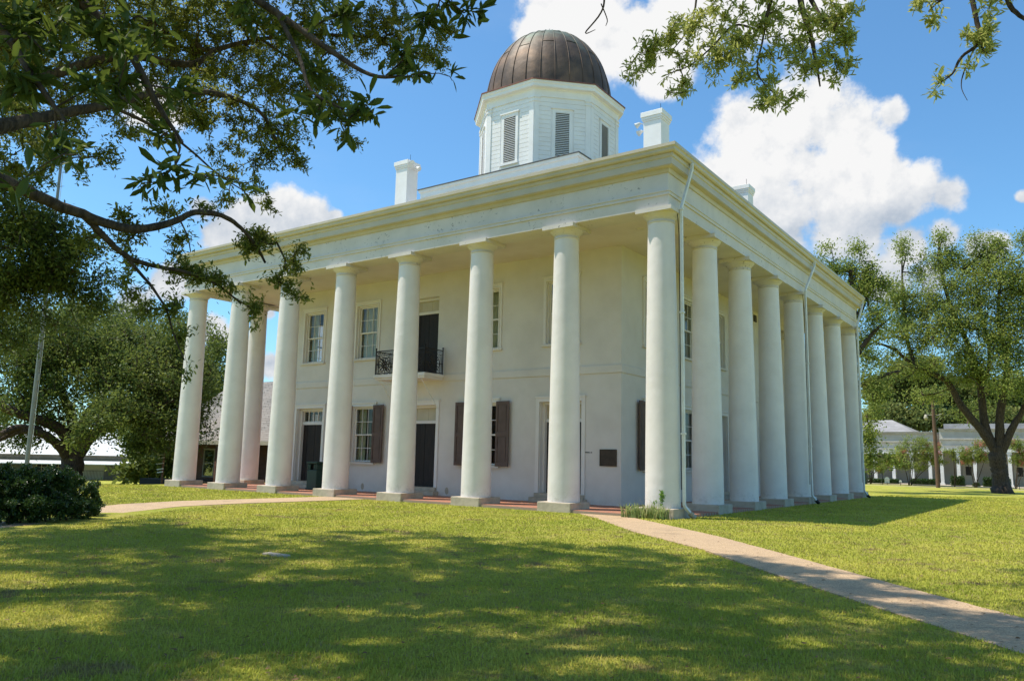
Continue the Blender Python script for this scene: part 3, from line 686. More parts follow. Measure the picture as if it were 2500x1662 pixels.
# -- chimneys
def chimney(x, y, zt, w_=0.40, lamps=None, zb=10.6):
    m = mb(); m.box(x-w_, x+w_, y-w_, y+w_, zb, zt-0.40); c = bevel(P(m, 'chimney', M['bright']), 0.01)
    q = mb(); e = 0.0
    for (z0, z1, o) in ((zt-0.40, zt-0.32, 0.03), (zt-0.32, zt-0.22, 0.06), (zt-0.22, zt, 0.09)): q.box(x-w_-o, x+w_+o, y-w_-o, y+w_+o, z0+0.002, z1)
    bevel(P(q, 'chimney_cap', M['bright'], c), 0.012)
    q = mb(); q.box(x-0.2, x+0.2, y-0.2, y+0.2, zt, zt+0.03); q.tube([(x+0.2, y, zt), (x+0.2, y, zt+0.45)], 0.01, 5); P(q, 'lightning_rod', M['iron'], c)
    if lamps:
        q = mb()
        for (dx, dy, dz, hx, hy) in lamps:
            p = Vector((x+dx, y+dy, zt+dz)); h = Vector((hx, hy, -0.55)).normalized()
            q.tube([p, p+h*0.10, p+h*0.22], [0.05, 0.09, 0.13], 12); q.tube([p, Vector((x+dx*0.72, y+dy*0.72, zt+dz-0.08))], 0.018, 6)
        P(q, 'floodlight', M['white'], c)
    return c
chimney(-18.1, 8.2, 16.40, lamps=[(0.50, -0.20, -0.05, 0.6, -0.5), (0.62, 0.05, -0.32, 0.9, 0.1), (0.58, -0.45, -0.30, 0.6, -0.5)])
chimney(-3.95, 8.2, 15.62, lamps=[(-0.60, -0.30, -0.35, -0.8, -0.3), (-0.60, -0.1, -0.62, -0.6, -0.5)])
chimney(-3.95, 18.8, 15.65); chimney(-19.1, 18.8, 15.65)

# -- balcony over the middle door
bx0, bx1, by0, by1, bz = -13.05, -10.35, 1.52, 2.652, 4.40
m = mb(); m.box(bx0, bx1, by0, by1, bz-0.13, bz); m.box(bx0+0.05, bx1-0.05, by0+0.05, by1, bz-0.21, bz-0.131)
bal = bevel(P(m, 'balcony', M['wood']), 0.01)
for x in (bx0+0.25, bx1-0.25):
    q = mb(); q.bar((x, by0+0.10, bz-0.21), (x, 2.69, 3.05), 0.022, 0.022); P(q, 'strut', M['white'], bal)
def rail(p0, p1, nm='railing'):
    q = mb(); p0, p1 = Vector(p0), Vector(p1); L_ = (p1-p0).length; d = (p1-p0)/L_; Z = Vector((0, 0, 1))
    q.bar(p0+Z*0.05, p1+Z*0.05, 0.035, 0.03); q.bar(p0+Z*0.93, p1+Z*0.93, 0.045, 0.035); q.bar(p0+Z*0.76, p1+Z*0.76, 0.025, 0.022)
    n = max(1, int(round(L_/0.86)))
    for k in range(n):       # repeated cast panel: star rosette between slim balusters
        a = p0+d*(L_*k/n); wd = L_/n; c = a+d*wd/2+Z*0.41
        for t in (0.07, 0.155, 0.845, 0.93):
            b = a+d*wd*t; q.tube([b+Z*0.05, b+Z*0.25, b+Z*0.38, b+Z*0.41, b+Z*0.44, b+Z*0.58, b+Z*0.76], [0.011, 0.013, 0.016, 0.032, 0.016, 0.013, 0.011], 6)
        rr_ = min(wd*0.31, 0.33)
        for j in range(12):
            an = 2*math.pi*j/12; v = d*math.cos(an)+Z*math.sin(an)
            q.tube([c+v*0.03, c+v*rr_*0.55, c+v*rr_], [0.008, 0.026, 0.009], 5)
        q.tube([c+(d*math.cos(2*math.pi*j/20)+Z*math.sin(2*math.pi*j/20))*rr_ for j in range(21)], 0.011, 5)
        q.tube([c+(d*math.cos(2*math.pi*j/12)+Z*math.sin(2*math.pi*j/12))*0.05 for j in range(13)], 0.022, 5)
        for j in range(8):
            t = (j+0.5)/8; b = a+d*wd*t+Z*0.845; q.tube([b+(d*math.cos(2*math.pi*i_/8)+Z*math.sin(2*math.pi*i_/8))*0.042 for i_ in range(9)], 0.009, 4)
        for s_x in (-1, 1):
            for s_z in (-1, 1):
                e_ = c+d*s_x*wd*0.27+Z*s_z*0.30; q.tube([c+d*s_x*rr_*0.6+Z*s_z*rr_*0.6, e_, e_+d*s_x*0.03-Z*s_z*0.06], 0.010, 4)
    for p in (p0, p1): q.tube([p, p+Z*1.0], 0.022, 8); q.lathe(p+Z*1.03, [(0.001, -0.035), (0.03, -0.02), (0.04, 0.0), (0.03, 0.025), (0.001, 0.04)], 10, cap=False)
    P(q, nm, M['iron'], bal)
rail((bx0+0.06, by0+0.06, bz), (bx1-0.06, by0+0.06, bz)); rail((bx0+0.06, by0+0.06, bz), (bx0+0.06, by1-0.03, bz)); rail((bx1-0.06, by0+0.06, bz), (bx1-0.06, by1-0.03, bz))

# -- rainwater pipes on the right hand side
def downspout(y, ytop, foot=True):
    q = mb(); x = 0.62
    q.tube([(0.74, ytop, 9.97), (0.74, ytop, 9.80), (x, y, 8.50), (x, y, 8.30), (x, y, 0.10), (x+0.03, y+0.03, 0.02), (x+0.12, y+0.16, -0.14)], [0.052]*7, 4, False)
    for z in (8.42, 5.4, 2.0): q.box(x-0.06, x+0.06, y-0.06, y+0.06, z, z+0.05)
    d_ = P(q, 'downspout', M['white'])
    q = mb(); q.tube([(x+0.10, y+0.14, -0.12), (x+0.19, y+0.24, -0.24)], 0.075, 8); P(q, 'drain_shoe', M['black'] if y > 1 else M['plinth'], d_)
    q = mb(); q.tube([(x-0.07, y-0.02, 8.3-0.6*j) if j else (x-0.10, y-0.05, 8.35) for j in range(14)], 0.012, 5); P(q, 'cable', M['iron'], d_)
downspout(0.02, 0.55); downspout(12.85, 14.0); downspout(22.5, 23.55)
# small cast vents near the ground, wall vent
for x in (-14.55, -10.05):
    q = mb(); f = frame('front'); u = x-CW; n = 16
    c0 = [f(u+0.085*math.cos(2*math.pi*j/n), -0.012, -0.0+0.13*math.sin(2*math.pi*j/n)) for j in range(n)]; c1 = [f(u+0.085*math.cos(2*math.pi*j/n), -0.001, 0.13*math.sin(2*math.pi*j/n)) for j in range(n)]
    q.add(c0+c1, [tuple(range(n))]+[(j, j+n, (j+1) % n+n, (j+1) % n) for j in range(n)]); P(q, 'vent', M['plinth'])
q = mb(); f = frame('right'); lbox(q, f, 16.2-11.55, 16.6-11.55, -0.03, -0.001, 8.0, 8.32); P(q, 'vent', M['iron'])
q = mb(); lbox(q, f, 13.2-11.55, 13.45-11.55, -0.12, -0.001, 0.0, 0.55); P(q, 'meter_box', M['iron'])
# lettering on the front wall beside the plaque (too small to read in the photo)
q = mb(); f = frame('front'); u = -4.30-CW; rl = random.Random(8)
while u < -3.78-CW:
    w_ = rl.uniform(0.012, 0.024)
    if -3.87-CW < u < -3.84-CW: u += 0.03; continue
    lbox(q, f, u, u+w_, -0.012, -0.001, 1.495, 1.495+rl.uniform(0.024, 0.034)); u += w_+0.008
tag(q.build('lettering', M['black']), 'thin dark line of small lettering on white wall left of the bronze plaque', 'lettering').location = PO
q = mb(); lbox(q, f, -3.48-CW, -2.86-CW, -0.03, -0.001, 1.07, 1.62)
pq = q.build('wall_plaque', M['bronze']); pq.location = PO; tag(pq, 'square dark bronze plaque on white front wall near the corner', 'plaque')
q = MB(PO); u0, u1 = -3.48-CW, -2.86-CW
for (a, b, c, d) in ((u0, u1, 1.60, 1.62), (u0, u1, 1.07, 1.09), (u0, u0+.02, 1.09, 1.60), (u1-.02, u1, 1.09, 1.60)): lbox(q, f, a, b, -0.042, -0.031, c, d)
q.build('plaque_rim', M['bronze'], pq)

# ================================================================== OTHER BUILDINGS AND STREET THINGS
def place(o, loc): o.location = loc; return o
# -- brick house with shingle roof behind the left columns
HX, HY = -31.4, 11.0
h = empty('brick_house', (HX, HY, -0.9)); tag(h, 'dark brick house with grey shingle roof seen between the left columns of the courthouse', 'house')
def HB(): return MB((HX, HY, -0.9))
m = HB(); m.box(-37.6, -25.2, 9.6, 14.2, -1.2, 1.82)
m.build('wall', M['brick'], h)
m = HB(); x0, x1, y0, y1, ze, zr = -38.4, -24.6, 6.9, 15.0, 1.92, 5.75
xm0, xm1, ym = -35.5, -27.5, 11.0
vs = [(x0, y0, ze), (x1, y0, ze), (x1, y1, ze), (x0, y1, ze), (xm0, ym, zr), (xm1, ym, zr)]
m.add(vs, [(0, 1, 5, 4), (1, 2, 5), (2, 3, 4, 5), (3, 0, 4), (3, 2, 1, 0)]); m.build('roof', M['shingle'], h)
m = HB(); m.box(x0-0.02, x1+0.02, y0-0.02, y0+0.10, ze-0.22, ze-0.004); m.box(x1-0.10, x1+0.02, y0+0.1, y1, ze-0.22, ze-0.004); m.build('fascia', M['tanlight'], h)
for wx in (-35.5, -31.8, -28.4):
    wy = 9.6; m = HB(); m.box(wx-0.6, wx-0.5, wy-0.06, wy+0.0, -0.3, 1.5); m.box(wx+0.5, wx+0.6, wy-0.06, wy, -0.3, 1.5); m.box(wx-0.5, wx+0.5, wy-0.06, wy, 1.4, 1.5); m.box(wx-0.5, wx+0.5, wy-0.06, wy, -0.3, -0.2); m.box(wx-0.5, wx+0.5, wy-0.05, wy-0.01, 0.55, 0.62)
    f_ = m.build('window', M['tanlight'], h); m = HB(); m.box(wx-0.5, wx+0.5, wy-0.03, wy-0.005, -0.2, 1.4); m.build('pane', M['glass'], f_)
    m = HB(); m.box(wx-0.5, wx+0.5, wy-0.004, wy+0.01, -0.2, 1.4); m.build('blind', M['curtain'], f_)
for px_ in (-38.0, -34.6, -31.2, -27.8, -24.9):
    m = HB(); m.box(px_-0.09, px_+0.09, 7.1, 7.28, -1.0, 1.70); m.build('porch_post', M['brick'], h)
m = HB(); m.box(-38.2, -24.8, 7.0, 9.6, -1.2, -0.45); m.build('porch_floor', M['dark'], h)

# -- long low building with a pale metal roof, left background
BX, BY = -93.0, 25.0
b = empty('metal_roof_building', (BX, BY, -2.48)); tag(b, 'long low tan building with bright pale metal roof behind the oak trunk on the left', 'building')
ang = math.atan2(12.6, 6.0); dx, dy = math.cos(ang), math.sin(ang)     # along the facade
ox, oy = -91.2, 35.0
def bf(u, d, z): return (ox+u*dx-d*dy*1.0, oy+u*dy+d*dx*1.0, z)         # d > 0 is away from the viewer
def BB(): return MB((BX, BY, -2.48))
m = BB(); lbox(m, bf, -42, 0, 0, 14, -3.2, 0.60); m.build('wall', M['tan'], b)
m = BB(); vs = [bf(-43, -0.4, 0.60), bf(1, -0.4, 0.60), bf(1, 14.4, 0.60), bf(-43, 14.4, 0.60), bf(-40, 7, 4.2), bf(-2, 7, 4.2)]
m.add(vs, [(0, 1, 5, 4), (1, 2, 5), (2, 3, 4, 5), (3, 0, 4), (3, 2, 1, 0)]); m.build('roof', M['white'], b)
m = BB(); vs = [bf(-43, -0.5, -0.1), bf(1.5, -0.5, -0.1), bf(1.8, -2.6, -0.46), bf(-43, -2.6, -0.46)]; vs += [(x, y, z-0.09) for (x, y, z) in vs]
m.add(vs, [(0, 1, 2, 3), (7, 6, 5, 4), (2, 6, 7, 3), (1, 5, 6, 2)]); m.build('porch_roof', M['white'], b)
for (u0, u1, kind) in ((-5.8, -2.6, 'g'), (-10.2, -6.6, 'd'), (-20, -17, 'g'), (-25.5, -22.5, 'g'), (-31, -28, 'g')):
    m = BB(); lbox(m, bf, u0, u0+0.14, -0.08, -0.01, -2.45, -0.55); lbox(m, bf, u1-0.14, u1, -0.08, -0.01, -2.45, -0.55); lbox(m, bf, u0, u1, -0.08, -0.01, -0.55, -0.42)
    if kind == 'd':
        c_u = (u0+u1)/2; lbox(m, bf, c_u-0.16, c_u+0.16, -0.08, -0.01, -2.45, -0.55); lbox(m, bf, u0, u1, -0.08, -0.01, -2.45, -2.2)
        for k in (1, 2):
            for (p, q_) in ((u0, c_u), (c_u, u1)): uu = p+(q_-p)*k/3+0.03; lbox(m, bf, uu-0.03, uu+0.03, -0.07, -0.01, -2.2, -0.55)
        for k in (1, 2, 3): lbox(m, bf, u0, u1, -0.07, -0.01, -2.2+0.41*k-0.025, -2.2+0.41*k+0.025)
    f_ = m.build('french_door' if kind == 'd' else 'garage_door', M['tanlight'], b)
    m = BB(); lbox(m, bf, u0+0.14, u1-0.14, -0.05, -0.005, -2.45, -0.55); m.build('panel', M['dark'] if kind == 'd' else M['tanlight'], f_)
# metal railing in front of it
r_ = empty('metal_railing', bf(-5, -3.2, -2.4)); tag(r_, 'dark thin metal railing in front of the low metal roofed building', 'railing'); RO = r_.location
m = MB(RO)
for j in range(56): u = -8.2+0.16*j; m.bar(bf(u, -3.2, -2.5), bf(u, -3.2, -1.25), 0.03, 0.03)
m.build('baluster', M['iron'], r_); m = MB(RO); m.bar(bf(-8.3, -3.2, -1.25), bf(0.7, -3.2, -1.25), 0.05, 0.05); m.bar(bf(-8.3, -3.2, -2.35), bf(0.7, -3.2, -2.35), 0.05, 0.05); m.build('handrail', M['iron'], r_)

# -- white office rows across the street, right background
def office(name, label, x0, x1, cols_, zt, arch):
    y0 = 70.0; bo = empty(name, ((x0+x1)/2, y0, -0.3)); tag(bo, label, 'building'); O = bo.location
    m = MB(O); m.box(x0, x1, y0+1.9, y0+16, -0.5, zt-0.9); m.build('wall', M['greywall'], bo)
    m = MB(O); m.box(x0, x1, y0, y0+16, zt-0.95, zt); m.box(x0, x1, y0-0.28, y0, zt-0.98, zt-0.86); m.box(x0, x1, y0-0.16, y0, zt-0.12, zt+0.04); m.build('parapet', M['offwhite'], bo)
    m = MB(O); m.box(x0, x1, y0-0.05, y0+0.5, zt-2.2, zt-0.98) ; m.box(x0, x1, y0-0.12, y0-0.05, zt-2.2, zt-2.05); m.box(x0, x1, y0-0.12, y0-0.05, zt-1.62, zt-1.55); m.build('frieze', M['offwhite'], bo)
    m = MB(O); m.box(x0-0.05, x1+0.05, y0-0.3, y0+16.1, zt+0.04, zt+0.09); m.build('roof', M['metalroof'], bo)
    if arch:
        m = MB(O); n = 16
        m.box(x0+2.6, x0+9.4, y0-0.20, y0-0.02, zt-0.80, zt-0.15)
        m.build('sign_board', M['tanlight'], bo)
    for x in cols_:
        m = MB(O); m.box(x-0.15, x+0.15, y0-1.15, y0-0.85, -0.3, zt-2.2); m.box(x-0.21, x+0.21, y0-1.21, y0-0.79, -0.3, -0.05); m.box(x-0.21, x+0.21, y0-1.21, y0-0.79, zt-2.4, zt-2.2); m.build('column', M['white'], bo)
    m = MB(O); m.box(x0, x1, y0-1.25, y0+1.9, zt-2.2, zt-2.02); m.build('porch_ceiling', M['white'], bo)
    m = MB(O); m.box(x0, x1, y0-1.9, y0+1.9, -0.5, -0.22); m.build('porch_floor', M['plinth'], bo)
    return bo, O
bo, O = office('arcade_building', 'grey beige arcade building with slim columns left of the utility pole', -22.0, -2.25, (-16.3, -14.6, -12.9, -11.2, -9.4, -7.67, -5.94, -4.21, -2.6), 4.95, True)
bo, O = office('office_building', 'white office building with square columns and doors right of the utility pole', -1.75, 18.0, (-1.55, -0.10, 1.32, 4.22, 5.7, 7.2, 9.5), 5.25, False)
for (a, c) in ((-0.04, 0.93), (4.35, 5.30), (9.0, 9.95)):
    m = MB(O); m.box(a, c, 71.84, 71.9, -0.22, 1.80); d_ = m.build('door', M['tanlight'], bo); m = MB(O); m.box(a+0.25, c-0.20, 71.80, 71.839, 0.75, 1.62); m.build('pane', M['dark'], d_)
    m = MB(O); m.box(a+0.06, a+0.12, 71.76, 71.839, 0.15, 0.42); m.build('handle', M['iron'], d_)
m = MB(O); m.box(0.0, 0.75, 78, 78.8, 5.0, 6.9); m.build('chimney', M['brick'], bo)
m = MB(O); m.box(-1.5, 7.5, 71.5, 80, 5.35, 5.9); m.build('roof_ridge', M['metalroof'], bo)
g_ = empty('gable_building', (-9, 84, -0.3)); tag(g_, 'building with plain grey gable roof rising behind the arcade building', 'building'); O = g_.location
m = MB(O); m.box(-15, -5.2, 80, 90, -0.3, 5.3); m.build('wall', M['greywall'], g_)
m = MB(O); vs = [(-16, 79, 5.2), (-5.0, 79, 5.2), (-5.0, 91, 5.2), (-16, 91, 5.2), (-12.5, 85, 7.1), (-8.6, 85, 7.1)]; m.add(vs, [(0, 1, 5, 4), (1, 2, 5), (2, 3, 4, 5), (3, 0, 4), (3, 2, 1, 0)]); m.build('roof', M['metalroof'], g_)
m = MB(); m.box(-60, 60, 63.0, 68.0, -0.45, -0.22); m.box(-60, 60, 62.8, 62.998, -0.45, -0.20); tag(m.build('pavement', M['plinth']), kind='structure')
m = MB(); m.box(-60, 60, 56.9, 57.0+0.9, -0.40, -0.262); tag(m.build('path', M['plinth']), kind='structure')

# -- utility pole with lamp and wires
p = empty('utility_pole', (-0.34, 56, -0.3)); tag(p, 'tall reddish wooden utility pole with round lamp in front of the white buildings', 'utility pole'); O = p.location
m = MB(O); m.tube([(-0.34, 56, -0.4), (-0.36, 56, 4), (-0.40, 56, 8.0)], [0.17, 0.15, 0.11], 12); m.build('pole', M['pole'], p)
m = MB(O); m.tube([(-0.38, 56, 5.85), (-0.95, 56, 5.90)], 0.03, 6); m.tube([(-0.38, 56, 5.75), (0.25, 56, 5.95)], 0.025, 6); m.tube([(-0.38, 56, 5.1), (0.12, 56, 5.75)], 0.02, 6); m.build('bracket', M['silver'], p)
m = MB(O); m.lathe((-0.98, 56, 5.62), [(0.001, -0.17), (0.10, -0.14), (0.17, -0.02), (0.16, 0.10), (0.10, 0.18), (0.09, 0.30), (0.001, 0.31)], 14, cap=False); m.build('lamp', M['tanlight'], p)
def wire(a, b, sag):
    m = MB(O); a, b = Vector(a), Vector(b); m.tube([a.lerp(b, t/16)-Vector((0, 0, sag*math.sin(math.pi*t/16))) for t in range(17)], 0.014, 4); m.build('wire', M['silver'], p)
wire((0.25, 56, 5.95), (12, 69.5, 5.4), 0.4); wire((-0.34, 56, 4.75), (10, 69.5, 4.8), 0.3); wire((-0.38, 56, 4.75), (-5.0, 69.6, 4.4), 0.3)
# -- flagpole
p = empty('flagpole', (-18.14, -8.65, -0.28)); tag(p, 'tall grey metal flagpole standing behind the hedge on the left', 'flagpole'); O = p.location
m = MB(O); m.tube([(-18.14, -8.65, -0.35), (-18.14, -8.65, 6), (-18.14, -8.65, 12.5)], [0.07, 0.06, 0.04], 12); m.build('pole', M['silver'], p)
m = MB(O); m.tube([(-18.05, -8.60, 1.2), (-18.05, -8.60, 12.3)], 0.008, 4); m.build('rope', M['white'], p)
m = MB(O); m.box(-18.08, -18.02, -8.66, -8.60, 3.4, 3.62); m.build('cleat', M['silver'], p)
# -- green litter bin by the left door
p = empty('trash_bin', (-16.42, 1.9, -0.2)); tag(p, 'dark green trash bin with opening standing on the bricks by the left front door', 'trash bin'); O = p.location
m = MB(O); x0, x1, y0, y1 = -16.72, -16.12, 1.60, 2.20; m.box(x0, x1, y0, y1, -0.20, 0.62)
m.box(x0-0.03, x1+0.03, y0-0.03, y1+0.03, -0.20, -0.12); bevel(m.build('body', M['green'], p), 0.03)
m = MB(O)
for s_ in ((x0, x0+0.1, y0, y1), (x1-0.1, x1, y0, y1), (x0+0.1, x1-0.1, y1-0.08, y1), (x0+0.1, x0+0.2, y0, y0+0.06), (x1-0.2, x1-0.1, y0, y0+0.06)): m.box(s_[0], s_[1], s_[2], s_[3], 0.621, 0.86)
m.box(x0-0.03, x1+0.03, y0-0.03, y1+0.03, 0.861, 0.95); bevel(m.build('lid', M['green'], p), 0.025)
m = MB(O); m.box(x0+0.1, x1-0.1, y0+0.10, y1-0.09, 0.622, 0.85); m.build('liner', M['black'], p)
# -- small signs on posts, right background
def post_sign(name, x, y, z0, z1, w_, ztop, label, shape):
    p = empty(name, (x, y, -0.3)); tag(p, label, 'sign'); O = p.location
    m = MB(O); m.tube([(x, y, -0.35), (x, y, z0+0.05)], 0.03, 6); m.build('post', M['iron'], p)
    m = MB(O); n = 10; prof_ = [(-w_/2, z0), (w_/2, z0), (w_/2, z1)]+[(w_/2*math.cos(math.pi*j/n)*0.8, z1+(ztop-z1)*math.sin(math.pi*j/n)) for j in range(n+1)]+[(-w_/2, z1)]
    vs = [(x+a, y-0.02, z) for a, z in prof_]+[(x+a, y+0.02, z) for a, z in prof_]; k = len(prof_)
    m.add(vs, [tuple(range(k)), tuple(reversed(range(k, 2*k)))]+[(j, j+k, (j+1) % k+k, (j+1) % k) for j in range(k)]); m.build('panel', M['white'], p)
    m = MB(O)
    for j in range(shape): m.box(x-w_*0.3, x+w_*0.3, y-0.026, y-0.021, z0+0.08+0.11*j, z0+0.12+0.11*j)
    m.build('lettering', M['metalroof'], p)
post_sign('historic_sign', -5.21, 61, -0.10, 0.32, 0.42, 0.45, 'small white round topped sign on a post near the low hedge', 3)
post_sign('post_sign', -3.9, 60, 0.02, 0.14, 0.20, 0.20, 'tiny white sign on a thin post left of the pink flowering tree', 1)
for (x, y, zt, lab) in ((-5.66, 61.3, 1.15, 'thin dark metal post beside the round topped white sign'), (5.31, 60, 0.90, 'thin dark metal post on the lawn right of the big oak')):
    m = MB((x, y, -0.3)); m.tube([(x, y, -0.35), (x, y, zt)], 0.025, 6); m.lathe((x, y, zt), [(0.05, -0.02), (0.09, 0.05), (0.06, 0.16), (0.01, 0.2)], 8); tag(m.build('metal_post', M['iron']), lab, 'post').location = (x, y, -0.3)
p = empty('green_cabinet', (-7.2, 60, -0.3)); tag(p, 'dark green utility cabinet just right of the last courthouse column', 'cabinet'); O = p.location
m = MB(O); m.box(-7.9, -6.80, 59.7, 60.4, -0.3, 0.75); bevel(m.build('body', M['green'], p), 0.03); m = MB(O); m.box(-7.95, -6.75, 59.65, 60.45, 0.751, 0.84); m.build('lid', M['green'], p)
# -- wooden ramp posts at the left of the house
p = empty('timber_stand', (-28.4, 2.0, -0.4)); tag(p, 'small timber rack of boards leaning near the tree at left of the columns', 'rack'); O = p.location
m = MB(O); m.box(-28.30, -28.22, 2.08, 2.16, -0.45, 1.15); m.build('post', M['pole'], p)
for (z, l_) in ((1.05, .35), (.9, .3), (.62, .4), (.35, .3), (.2, .25)):
    m = MB(O); m.bar((-28.26-l_, 2.0, z-0.03), (-28.20+0.1, 2.04, z+0.03), 0.05, 0.05); m.build('board', M['tanlight'] if z > 0.5 else M['white'], p)
m = MB(); m.box(-30.6, -26.9, 2.3, 3.0, -0.9, -0.16); wl = m.build('low_wall', M['dark']); tag(wl, 'low dark wall at the lawn edge behind the leftmost column', 'wall')
